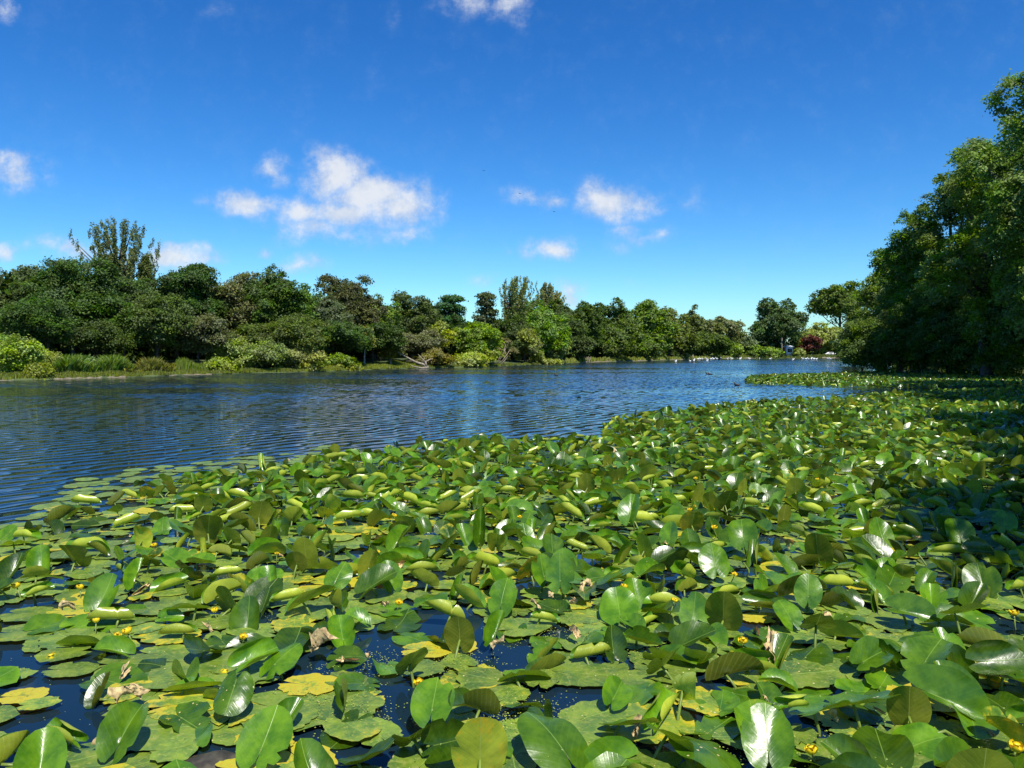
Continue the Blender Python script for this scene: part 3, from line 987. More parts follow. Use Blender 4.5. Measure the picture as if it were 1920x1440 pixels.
# a dense belt of shaded woodland behind the first trees, read as one mass
rs = np.random.default_rng(5)
pts = []
for k in range(150000):
    px = rs.uniform(-200, 1640)
    Y = shoreY(px) + rs.uniform(18, 34) * (1 + .4 * (px > 1250))
    x = (px - 960) / F_PX * Y
    pts.append((x, Y, 0))
pts = np.array(pts)
hmax = 6.0 + 1.6 * np.sin(pts[:, 0] * .35) + 1.2 * np.sin(pts[:, 0] * .9 + 1)
hmax *= 1 - ((pts[:, 1] - 200) / 400).clip(0, .35)
pts[:, 2] = 1.0 + rs.uniform(0, 1, len(pts)) ** .8 * hmax
t = np.ones((len(pts), 4), np.float32)
t[:, :3] = rs.uniform(size=(len(pts), 3))
V, Qd, T = rhombi(pts, unit(rs.normal(size=(len(pts), 3)) + (0, 0, .5)), rs.uniform(.25, .5, len(pts)) * (pts[:, 1] / 80).clip(1, 2.5), .6, t, rs)
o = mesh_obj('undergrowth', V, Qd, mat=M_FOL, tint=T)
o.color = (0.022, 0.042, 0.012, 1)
tag(o, 'dark woodland undergrowth filling the gaps between the far trunks', 'undergrowth', kind='stuff')

# trees of the right-hand bank: nearer, finer leaves
RT = [
    (1606, 560, 34, 120, 'round', (0.075, 0.110, 0.026), .13, 'broadleaf_tree', 'light green tree at the far end of the shaded right bank'),
    (1664, 470, 40, 96, 'round', (0.055, 0.062, 0.024), .13, 'broadleaf_tree', 'brownish tree peeping out between the light tree and the large dark ones'),
    (1652, 512, 44, 90, 'round', (0.052, 0.098, 0.022), .14, 'broadleaf_tree', 'lower full tree at the left foot of the right tree slope'),
    (1692, 440, 58, 84, 'round', (0.056, 0.104, 0.022), .13, 'broadleaf_tree', 'green tree with low boughs trailing in the water on the right bank'),
    (1738, 366, 60, 78, 'round', (0.050, 0.096, 0.022), .13, 'broadleaf_tree', 'middle height tree stepping up from the trailing boughs'),
    (1790, 300, 78, 72, 'round', (0.054, 0.100, 0.022), .13, 'broadleaf_tree', 'second tall tree of the right bank, behind the trailing boughs'),
    (1868, 218, 104, 63, 'round', (0.054, 0.100, 0.023), .12, 'broadleaf_tree', 'tall leafy tree with a stepped outline on the right bank'),
    (1955, 72, 118, 54, 'round', (0.058, 0.108, 0.025), .11, 'broadleaf_tree', 'tallest nearest tree, cut by the right edge of the photo'),
]
for i, (px, top, hw, Y, style, col, leaf, nm, lab) in enumerate(RT):
    p = at(px, top, Y)
    make_tree(nm, 'tree', lab, p.x, Y, p.z, 2 * hw * Y / F_PX * 1.02, style, col, base=p.z * .02 if i != 7 else p.z * .08, leaf=leaf, dens=.95, group='trees on the right bank', seed=500 + i)
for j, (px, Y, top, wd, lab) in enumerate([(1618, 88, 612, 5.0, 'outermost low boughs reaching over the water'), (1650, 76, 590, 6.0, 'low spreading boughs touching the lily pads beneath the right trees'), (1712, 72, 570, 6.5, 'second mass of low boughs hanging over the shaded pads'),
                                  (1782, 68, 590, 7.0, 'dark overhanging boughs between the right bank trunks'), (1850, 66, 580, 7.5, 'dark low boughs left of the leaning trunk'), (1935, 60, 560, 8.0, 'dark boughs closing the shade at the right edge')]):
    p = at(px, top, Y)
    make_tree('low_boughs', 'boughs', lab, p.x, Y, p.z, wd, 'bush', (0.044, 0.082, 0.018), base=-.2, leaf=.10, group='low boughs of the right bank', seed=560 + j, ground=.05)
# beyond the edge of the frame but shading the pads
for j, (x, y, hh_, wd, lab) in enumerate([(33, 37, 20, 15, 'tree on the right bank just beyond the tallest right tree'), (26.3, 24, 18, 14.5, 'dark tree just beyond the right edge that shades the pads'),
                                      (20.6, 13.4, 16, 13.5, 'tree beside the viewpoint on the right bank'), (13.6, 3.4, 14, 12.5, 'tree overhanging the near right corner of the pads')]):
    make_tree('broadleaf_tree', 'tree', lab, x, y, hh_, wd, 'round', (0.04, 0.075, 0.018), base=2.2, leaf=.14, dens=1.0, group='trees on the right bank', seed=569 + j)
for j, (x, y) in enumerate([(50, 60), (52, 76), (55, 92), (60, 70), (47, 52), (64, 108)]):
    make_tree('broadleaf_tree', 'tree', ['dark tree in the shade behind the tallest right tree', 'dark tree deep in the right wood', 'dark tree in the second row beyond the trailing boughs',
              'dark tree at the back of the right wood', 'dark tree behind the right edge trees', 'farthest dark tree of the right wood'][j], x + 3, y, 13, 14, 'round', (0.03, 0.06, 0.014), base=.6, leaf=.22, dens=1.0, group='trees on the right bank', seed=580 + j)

# the pale leaning trunk in the shade at the right edge
tg = Geo()
p = g(1905, 716)
tg.tube([(0, 0, -.4), (-.08, 0, 1.2), (-.25, 0, 2.6), (-.2, .1, 5)], [.30, .24, .2, .15], 10)
o = tg.build('tree_trunk', M_BARK, None, True, loc=(p.x + .1, p.y - 3, 0))
tag(o, 'bare leaning trunk in deep shade at the right edge', 'tree trunk')

# ------------------------------------------------------------------ bank vegetation
def blades(n, xs, ys, h, wd, rs, col, name, label, lean=.3):
    z0 = ground_z(xs, ys)
    hh = h * rs.uniform(.4, 1.1, n) * (.75 + .35 * np.sin(xs * 1.7 + ys) + .2 * np.sin(xs * 4.1 - ys * 2))
    an = rs.uniform(0, 2 * np.pi, n)
    lx, ly = np.cos(an) * hh * lean * rs.uniform(0, 1, n), np.sin(an) * hh * lean * rs.uniform(0, 1, n)
    a2 = rs.uniform(0, np.pi, n)
    wx, wy = np.cos(a2) * wd, np.sin(a2) * wd
    b0 = np.stack([xs - wx, ys - wy, z0 - .05], 1)
    b1 = np.stack([xs + wx, ys + wy, z0 - .05], 1)
    m1 = np.stack([xs + wx * .8 + lx * .4, ys + wy * .8 + ly * .4, z0 + hh * .6], 1)
    m0 = np.stack([xs - wx * .8 + lx * .4, ys - wy * .8 + ly * .4, z0 + hh * .6], 1)
    tp = np.stack([xs + lx, ys + ly, z0 + hh], 1)
    V = np.stack([b0, b1, m1, m0, tp], 1).reshape(-1, 3)
    i = np.arange(n) * 5
    Qd = np.stack([i, i + 1, i + 2, i + 3], 1)
    Tr = np.stack([i + 3, i + 2, i + 4], 1)
    t = np.ones((n, 4), np.float32)
    t[:, :3] = rs.uniform(size=(n, 3))
    o = mesh_obj(name, V, Qd, Tr, mat=M_FOL, tint=np.repeat(t, 5, axis=0))
    o.color = (*col, 1)
    tag(o, label, 'grass' if 'grass' in name else 'weeds', kind='stuff')
    return o


rs = np.random.default_rng(9)


def strip(n, p0, p1, o0, o1):
    px = rs.uniform(p0, p1, n)
    Y = np.interp(px, S_X, S_Y) + rs.uniform(o0, o1, n)
    return (px - 960) / F_PX * Y, Y


x, y = strip(26000, 95, 245, 2.2, 6)
blades(len(x), x, y, 1.05, .09, rs, (0.052, 0.096, 0.018), 'weeds', 'long bank of bright green nettles and weeds above the left shore', lean=.9)
x, y = strip(9000, 235, 325, 1.6, 4.5)
blades(len(x), x, y, 1.0, .08, rs, (0.070, 0.085, 0.022), 'weeds', 'brownish yellow weeds with seed heads at the right end of the green bank', lean=.8)
x, y = strip(7000, 330, 410, 2.2, 6)
blades(len(x), x, y, .8, .05, rs, (0.055, 0.090, 0.018), 'weeds', 'darker weeds in tree shade before the willow bushes')
x, y = strip(42000, -240, 1290, .15, 2.6)
blades(len(x), x, y, .28, .05, rs, (0.060, 0.085, 0.020), 'grass', 'short grass and moss fringing the far shore')
x, y = strip(30000, 560, 780, .2, 9)
blades(len(x), x, y, .35, .05, rs, (0.085, 0.115, 0.020), 'grass', 'sunlit pale grass lawn around the white trunked tree')
x, y = strip(16000, 1060, 1400, .2, 6)
blades(len(x), x, y, .8, .09, rs, (0.100, 0.130, 0.035), 'weeds', 'yellowish weeds at the water by the low fence')
x, y = strip(14000, 1380, 1620, .2, 7)
blades(len(x), x, y, 1.0, .14, rs, (0.055, 0.08, 0.026), 'weeds', 'dark weeds along the far end of the lake')
# undergrowth on the right bank
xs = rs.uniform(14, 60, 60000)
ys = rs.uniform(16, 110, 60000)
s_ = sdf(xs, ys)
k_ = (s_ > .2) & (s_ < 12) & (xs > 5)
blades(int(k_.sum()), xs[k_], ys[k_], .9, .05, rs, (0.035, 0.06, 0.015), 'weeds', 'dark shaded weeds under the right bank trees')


# ------------------------------------------------------------------ shore details
def edging(p0, p1, name, label, m, hgt=.10, wid=.35, off=.0):
    xs_ = np.arange(p0, p1, 2.0)
    r2 = np.random.default_rng(int(p0) + 1003)
    ys_ = np.array([shoreY(x_) for x_ in xs_]) + off
    X_ = (xs_ - 960) / F_PX * ys_
    n_ = len(xs_)
    hh = hgt * (.45 + .3 * np.sin(xs_ * .31) + .35 * r2.uniform(size=n_)).clip(.1)
    j_ = r2.normal(size=n_) * wid * .12
    V = np.stack([np.stack([X_, ys_ - wid / 2 + j_, np.full(n_, -.1)], 1), np.stack([X_, ys_ - wid / 2 + j_ + .05, hh * .7], 1), np.stack([X_, ys_ + j_, hh], 1),
                  np.stack([X_, ys_ + wid / 2, hh * .9], 1), np.stack([X_, ys_ + wid / 2, np.full(n_, -.1)], 1)], 1).reshape(-1, 3)
    Q_ = [(a * 5 + b, a * 5 + b + 5, a * 5 + b + 6, a * 5 + b + 1) for a in range(n_ - 1) for b in range(4)]
    e = Geo()
    e.add(V, Q_)
    o = e.build(name, m)
    tag(o, label, 'edging', 'stone edgings of the shore')
    return o


edging(100, 240, 'stone_edging', 'pale worn stone edging below the bright weeds', M_STONE, .13, .5, .1)
edging(-200, 60, 'stone_edging', 'low line of small stones at the left edge of the shore', M_STONE, .07, .3, .1)
edging(318, 400, 'stone_edging', 'short mossy stone edging in front of the shaded bank', M_STONE, .10, .4, .1)
edging(1090, 1290, 'stone_edging', 'pale stone edging by the low wooden fence', M_STONE, .3, .5, .1)
edging(1300, 1420, 'stone_edging', 'far stone edging with gulls resting before it', M_STONE, .35, .8, .2)
edging(1540, 1600, 'stone_edging', 'reddish landing edge right of the purple tree', M_STONE, .5, 1.0, .2)

# fallen dead tree with bleached boughs
Y = shoreY(775) + .4
sc_ = Y / F_PX
ft = Geo()


def fb(pts, r):
    ft.tube([tuple(at(a, b, Y + c)) for a, b, c in pts], r, 7)


fb([(802, 689, 0), (796, 684, .2), (780, 679, .3), (763, 670, .2), (748, 662, 0), (744, 657, 0)], [.22, .2, .15, .11, .06, .02])
fb([(800, 688, 0), (798, 678, 0), (806, 674, .3), (812, 672, .4)], [.2, .14, .07, .03])
fb([(798, 679, 0), (790, 671, .2), (784, 664, .2)], [.1, .06, .02])
fb([(780, 679, .3), (770, 677, .6), (760, 677, .8)], [.08, .05, .02])
fb([(803, 689, 0), (790, 690, -.4), (775, 687, -.7), (770, 684, -.7)], [.18, .12, .06, .03])
fb([(796, 684, .2), (793, 676, .4), (797, 668, .5)], [.09, .05, .02])
o = ft.build('fallen_tree', M_DEADW, None, True)
tag(o, 'bleached fallen tree with bare forked boughs lying at the shore', 'fallen tree')
bt = Geo()
Y = shoreY(940) + .6
for (a, b) in [((932, 684), (949, 652)), ((936, 684), (957, 655)), ((930, 684), (941, 658)), ((938, 685), (952, 668)), ((940, 672), (948, 646))]:
    p0, p1 = at(a[0], a[1], Y), at(b[0], b[1], Y + .5)
    bt.tube([tuple(p0), tuple((p0 + p1) / 2 + Vector((.1, 0, .05))), tuple(p1)], [.09, .06, .02], 5)
o = bt.build('dead_branches', M_POST, None, True)
tag(o, 'grey bare branches leaning out of the half bare shrub', 'branches')
# branches inside the golden tree
# low wooden fence
Y = shoreY(1095) + 2.0
fr = empty('wooden_fence', ((1092 - 960) / F_PX * Y, Y, 0.3))
tag(fr, 'low weathered wooden fence at the water below the very dark tree', 'fence')
for j, px in enumerate(range(1078, 1112, 5)):
    e = Geo()
    x_ = (px - 960) / F_PX * Y - fr.location.x
    e.box((x_, 0, .35), (.13, .13, 1.2))
    e.build('post', M_POST, fr)
for zz in (.4, .75):
    e = Geo()
    e.box((0, -.1, zz), (3.7, .06, .10))
    e.build('rail', M_POST, fr)
# mooring posts
for j, (px, ht) in enumerate([(1289, 1.0), (1295.5, 1.15), (1299, 1.1)]):
    Y = shoreY(px) - 1.5
    e = Geo()
    e.tube([(0, 0, -.5), (.02, 0, ht * .6), (0, 0, ht + .5)], [.16, .15, .13], 8)
    e.tube([(0, 0, ht + .5), (0, 0, ht + .56)], [.17, .15], 8)
    o = e.build('mooring_post', M_POST, None, True, loc=((px - 960) / F_PX * Y, Y, 0))
    tag(o, ['wooden post standing apart in the water near the gulls', 'middle wooden post of the three beside the gulls', 'wooden post closest to the gull line'][j], 'post', 'wooden posts in the water')

# boathouse
Y = shoreY(1476) + 6
p = at(1476, 663, Y)
gz = float(ground_z(np.array([p.x]), np.array([Y]))[0])
bh = empty('boathouse', (p.x, Y, gz))
tag(bh, 'small white boathouse with a dark opening on the far shore', 'boathouse')
S = Y / F_PX
e = Geo()
wx = 13 * S
ht = (664 - 649) * S + .6
e.box((0, 0, ht / 2), (wx, 4, ht))
e.build('wall', M_WHITE, bh)
e = Geo()
e.box((-wx / 2 - .3, -.3, ht / 2 + .1), (.55, 4.4, ht + .3))
e.build('brick_pier', M_BRICK, bh)
e = Geo()
e.add([(-wx / 2 - .8, -2.6, ht), (wx / 2 + .5, -2.6, ht), (wx / 2 + .5, 2.6, ht), (-wx / 2 - .8, 2.6, ht), (-wx / 2 - .8, 0, ht + .7), (wx / 2 + .5, 0, ht + .7)],
      [(0, 1, 5, 4), (2, 3, 4, 5), (3, 2, 1, 0)], [(0, 4, 3), (1, 2, 5)])
e.build('roof', M_WHITE, bh)
e = Geo()
e.box((.3, -2.05, ht * .66), (wx * .62, .12, ht * .38))
e.build('window', M_GLASSD, bh)
# pole
e = Geo()
Y2 = shoreY(1466) + 3
e.tube([(0, 0, 0), (.03, 0, 4), (0, 0, 8.0)], [.2, .17, .12], 8)
e.box((0, 0, 7.4), (1.2, .1, .1))
pp = at(1466, 655, Y2)
o = e.build('wooden_pole', M_POST, None, True, loc=(pp.x, Y2, .2))
tag(o, 'brown pole standing just left of the white boathouse', 'pole')
# low shed and white van far right
Y = shoreY(1557) + 8
p = at(1557, 662, Y)
gz = float(ground_z(np.array([p.x]), np.array([Y]))[0])
cr = empty('parked_car', (p.x, Y, gz))
tag(cr, 'small pale parked car behind the far landing edge', 'car')
e = Geo()
prof = [(-2.1, .35), (-2.1, .85), (-1.5, 1.0), (-.8, 1.45), (.7, 1.45), (1.4, 1.0), (2.1, .9), (2.15, .35)]
n = len(prof)
V = [(a, -.85, b) for a, b in prof] + [(a, .85, b) for a, b in prof]
e.add(V, [(i, (i + 1) % n, (i + 1) % n + n, i + n) for i in range(n)], [(0, i + 1, i) for i in range(1, n - 1)] + [(n, n + i, n + i + 1) for i in range(1, n - 1)])
e.build('body', M_FEATH_W, cr)
e = Geo()
e.add([(-1.25, -.87, 1.03), (1.15, -.87, 1.03), (.6, -.87, 1.37), (-.72, -.87, 1.37)], [(0, 1, 2, 3)])
e.build('side_window', M_GLASSD, cr)
for xw in (-1.3, 1.3):
    for yw in (-.8, .8):
        e = Geo()
        e.tube([(xw, yw - .12, .33), (xw, yw + .12, .33)], [.33, .33], 14)
        e.build('wheel', M_ROOF, cr)


# ------------------------------------------------------------------ birds
def bird_meshes(kind):
    body, head, beak = Geo(), Geo(), Geo()
    if kind == 'gull':
        body.ellip((0, 0, .08), (.22, .10, .10), 12, 8)
        body.add([(-.18, -.05, .12), (-.36, 0, .15), (-.18, .05, .12), (-.18, 0, .06)], None, [(0, 1, 3), (1, 2, 3), (0, 2, 1)])
        head.tube([(.15, 0, .12), (.20, 0, .2), (.22, 0, .25)], [.055, .042, .045], 8)
        head.ellip((.24, 0, .27), (.06, .045, .045), 10, 6)
        beak.tube([(.29, 0, .265), (.35, 0, .25)], [.016, .004], 6)
    else:
        body.ellip((0, 0, .05), (.19, .10, .085), 12, 8)
        body.add([(-.15, -.05, .08), (-.26, 0, .13), (-.15, .05, .08), (-.15, 0, .03)], None, [(0, 1, 3), (1, 2, 3), (0, 2, 1)])
        head.tube([(.12, 0, .08), (.17, 0, .15), (.18, 0, .19)], [.05, .035, .036], 8)
        head.ellip((.195, 0, .205), (.05, .038, .038), 10, 6)
        beak.tube([(.23, 0, .2), (.29, 0, .19)], [.016, .006], 6)
    return body, head, beak


def make_bird(kind, name, label, group, loc, rz, s=1.0):
    b, h, k = bird_meshes(kind)
    root = empty(name, loc)
    root.rotation_euler = (0, 0, rz)
    root.scale = (s, s, s)
    tag(root, label, 'bird', group)
    m = M_FEATH_W if kind == 'gull' else M_FEATH_D
    b.build('body', m, root, True)
    h.build('head', m, root, True)
    k.build('beak', M_BEAK, root, True)
    return root


def dup(root, loc, rz, label, s=1.0):
    r = root.copy()
    COL.objects.link(r)
    r.location = loc
    r.rotation_euler = (0, 0, rz)
    r.scale = (s, s, s)
    r['label'] = label
    for ch in list(root.children):
        c = ch.copy()
        COL.objects.link(c)
        c.parent = r
    return r


GUL = [(1267, 678.5, 'white gull swimming alone left of the posts'), (1294, 677.5, 'white gull just below the posts'), (1301, 677, 'white gull right of the one below the posts'),
       (1326, 676.5, 'white gull apart below the middle of the flock'), (1309, 674, 'first gull of the dense flock'), (1313, 673.6, None), (1317, 673.8, None), (1321, 673.3, None),
       (1325, 673.8, None), (1329.5, 673, None), (1333, 673.6, None), (1338, 673.2, None), (1344, 673.4, None), (1352, 673, None), (1364, 673.2, None), (1372, 672.8, None),
       (1388, 673.2, 'lone gull at the gap of sky'), (1405, 673, None), (1424, 672.8, None), (1444, 673.4, None), (1487, 674.6, 'white gull floating below the light bush'),
       (1505, 673, None), (1511, 673.6, None), (1516, 673.2, None), (1521, 674, None), (1526, 673.4, None), (1531, 673.8, None), (1552, 673, 'bright gull below the landing edge'),
       (1557, 673.4, None), (1584, 673.2, None), (1589, 673.4, None), (1594, 673, None)]
g0 = None
nn = 0
for (px, py, lab) in GUL:
    p = g(px, py)
    place = 'left bank' if px < 1400 else ('boathouse' if px < 1490 else 'purple tree' if px < 1560 else 'right trees')
    nn += 1
    ords = ['first', 'second', 'third', 'fourth', 'fifth', 'sixth', 'seventh', 'eighth', 'ninth', 'tenth', 'eleventh', 'twelfth', 'thirteenth', 'fourteenth', 'fifteenth', 'sixteenth',
            'seventeenth', 'eighteenth', 'nineteenth', 'twentieth']
    pn = nn if px < 1490 else nn - 21
    lab = lab or 'tiny white gull by the %s, %s from the left of %s' % (place, ords[min(pn, 20) - 1], 'the long line' if px < 1490 else 'the last groups')
    rz = rng.uniform(0, 6.28)
    s = rng.uniform(1.5, 2.2) * (p.y / 220) ** .5
    if g0 is None:
        g0 = make_bird('gull', 'gull', lab, 'gulls on the far water', (p.x, p.y, 0), rz, s)
    else:
        dup(g0, (p.x, p.y, 0), rz, lab, s)
d0 = None
for (px, py, s, lab) in [(1043, 704, 1.3, 'dark duck swimming alone in mid lake'), (1327, 702, 1.3, 'leading duck of the pair in mid lake'), (1332, 702.6, 1.2, 'following duck of the pair in mid lake'),
                         (1382, 723, 1.2, 'dark duck near the tip of the far lily strip')]:
    p = g(px, py)
    if d0 is None:
        d0 = make_bird('duck', 'duck', lab, 'ducks on the lake', (p.x, p.y, 0), 2.8, s * .75)
    else:
        dup(d0, (p.x, p.y, 0), 2.9 + rng.uniform(-.3, .3), lab, s * .75)


def flyer(px, py, Y, label, first=None):
    p = at(px, py, Y)
    if first is None:
        root = empty('flying_bird', p)
        tag(root, label, 'bird', 'birds in the sky')
        e = Geo()
        e.ellip((0, 0, 0), (.07, .2, .06), 10, 8)
        e.build('body', M_FEATH_D, root, True)
        for sgn in (-1, 1):
            e = Geo()
            e.add([(0, .08, .02), (0, -.08, .02), (sgn * .22, -.04, .09), (sgn * .22, .08, .09), (sgn * .48, -.1, .03), (sgn * .05, 0, -.01)],
                  [(0, 1, 2, 3)], [(3, 2, 4), (1, 5, 2), (5, 0, 3), (5, 3, 2)])
            e.build('wing', M_FEATH_D, root)
        return root
    return dup(first, p, .5, label)


f0 = flyer(907, 320, 150, 'distant dark bird right of the large cloud')
flyer(975, 363, 150, 'distant dark bird over the thin wisp of cloud', f0)
flyer(1039, 397, 150, 'lowest of the three distant birds, right of the wisp', f0)

# ------------------------------------------------------------------ water lilies
TEMPL = {}


def template(seg, rings, ragged, rs):
    """flat outline of a lily leaf: polar grid about the stalk joint, tip at +y"""
    e = np.linspace(-1, 1, seg + 1)
    th = np.pi * (np.sign(e) * (np.abs(e) ** 1.0)) * .985
    a, b, c0 = rs.uniform(.36, .43), .5, .14
    # intersection with ellipse centred (0,c0)
    dx, dy_ = np.sin(th), np.cos(th)
    A = dx ** 2 / a ** 2 + dy_ ** 2 / b ** 2
    B = -2 * dy_ * c0 / b ** 2
    Cc = c0 ** 2 / b ** 2 - 1
    r = (-B + np.sqrt(B * B - 4 * A * Cc)) / (2 * A)
    gap = np.pi - np.abs(th)
    wn = rs.uniform(.18, .34)
    r *= .10 + .90 * np.clip(gap / wn, 0, 1) ** .55
    r *= 1 + rs.uniform(0, .06) * np.exp(-(th / .35) ** 2)
    if ragged > 0:
        r *= 1 + ragged * (.5 * np.sin(th * rs.integers(5, 9) + rs.uniform(0, 6)) + .5 * np.sin(th * rs.integers(13, 19) + rs.uniform(0, 6)))
        if seg >= 28:
            r *= 1 + ragged * .8 * rs.normal(size=len(r)).clip(-1.5, 1)
            for _ in range(rs.integers(0, 3)):
                j = rs.integers(3, len(r) - 3)
                r[j] *= rs.uniform(.6, .85)
    f = np.linspace(0, 1, rings + 1)[1:] ** .9
    X = np.concatenate([[0]] + [dx * r * q for q in f])
    Yv = np.concatenate([[0]] + [dy_ * r * q for q in f])
    n = seg + 1
    T = [(0, 1 + k + 1, 1 + k) for k in range(seg)]
    Q = []
    for i in range(rings - 1):
        o0 = 1 + i * n
        o1 = o0 + n
        for k in range(seg):
            Q.append((o0 + k, o0 + k + 1, o1 + k + 1, o1 + k))
    return X, Yv, np.array(Q), np.array(T)


def leaf_verts(X, Y, L, fold=0, curl=0, bend=0, ruffle=.0, side=0.0, rs=None, ph=0.0):
    """flat (X,Y) in leaf units to 3-D, size L. fold: degrees both halves lift; curl: cylinder curvature (1/leaf);
    bend: curvature along the midrib; side: extra curl on the right half"""
    s = np.abs(X)
    sg = np.sign(X)
    k = curl + side * (X > 0)
    k = np.where(np.abs(k) < 1e-3, 1e-3, k)
    f0 = math.radians(fold)
    xx = (np.sin(f0 + k * s) - math.sin(f0)) / k
    zz = (math.cos(f0) - np.cos(f0 + k * s)) / k
    kb = bend if abs(bend) > 1e-3 else 1e-3
    yy = (np.sin(kb * Y)) / kb
    zb = (1 - np.cos(kb * Y)) / kb * np.sign(1)
    # offset along the bent normal
    ny, nz = -np.sin(kb * Y), np.cos(kb * Y)
    rr = X ** 2 + Y ** 2
    th = np.arctan2(X, Y)
    ru = ruffle * rr * 2.2 * (np.sin(3 * th + ph) + .6 * np.sin(7 * th + ph * 2.3))
    h = zz + ru
    return np.stack([sg * xx, yy + ny * h, zb + nz * h], 1) * L


def rotm(yaw, pitch, roll):
    return np.array(Matrix.Rotation(-R(yaw), 3, 'Z') @ Matrix.Rotation(R(pitch), 3, 'X') @ Matrix.Rotation(R(roll), 3, 'Y'))


lily_specs = []     # every leaf, then the largest become things


def spec(x, y, h, L, yaw, pitch, roll, fold=0, curl=0, bend=0, ruffle=.03, side=0, kind='raised', yel=0, bri=.55, bite=.3, seed=0, label=None, stem=True):
    curl = min(curl * 1.55, 7.3) if curl > 3 else curl * 1.5
    lily_specs.append(dict(x=x, y=y, h=h, L=L, yaw=yaw, pitch=pitch, roll=roll, fold=fold, curl=curl, bend=bend, ruffle=ruffle, side=side, kind=kind, yel=yel, bri=bri, bite=bite,
                           seed=seed, label=label, stem=stem, hero=label is not None))


def build_leaf_geo(G, s, seg, rings, at_origin=None):
    rs = np.random.default_rng(s['seed'])
    X, Y, Q, T = template(seg, rings, .06 if s['kind'] == 'float' else .006, rs)
    V = leaf_verts(X, Y, s['L'], s['fold'], s['curl'], s['bend'], s['ruffle'], s['side'], rs, rs.uniform(0, 6))
    V = V @ rotm(s['yaw'], s['pitch'], s['roll']).T
    org = np.array([s['x'], s['y'], s['h']]) if at_origin is None else np.array(at_origin)
    V = V + org
    if s['kind'] != 'float' or True:
        lim = .004 + (s['h'] * .5 if s['kind'] == 'float' else 0.006)
        if at_origin is not None:
            lim = lim - s['h'] + at_origin[2] if False else lim - s['h']
        V[:, 2] = np.where(V[:, 2] < lim, lim + (V[:, 2] - lim) * .04, V[:, 2])
    U = np.stack([X + .5, Y + .5], 1)
    G.add(V, Q, T, U, (s['yel'], s['bri'], (s['seed'] % 997) / 997.0, s['bite']))


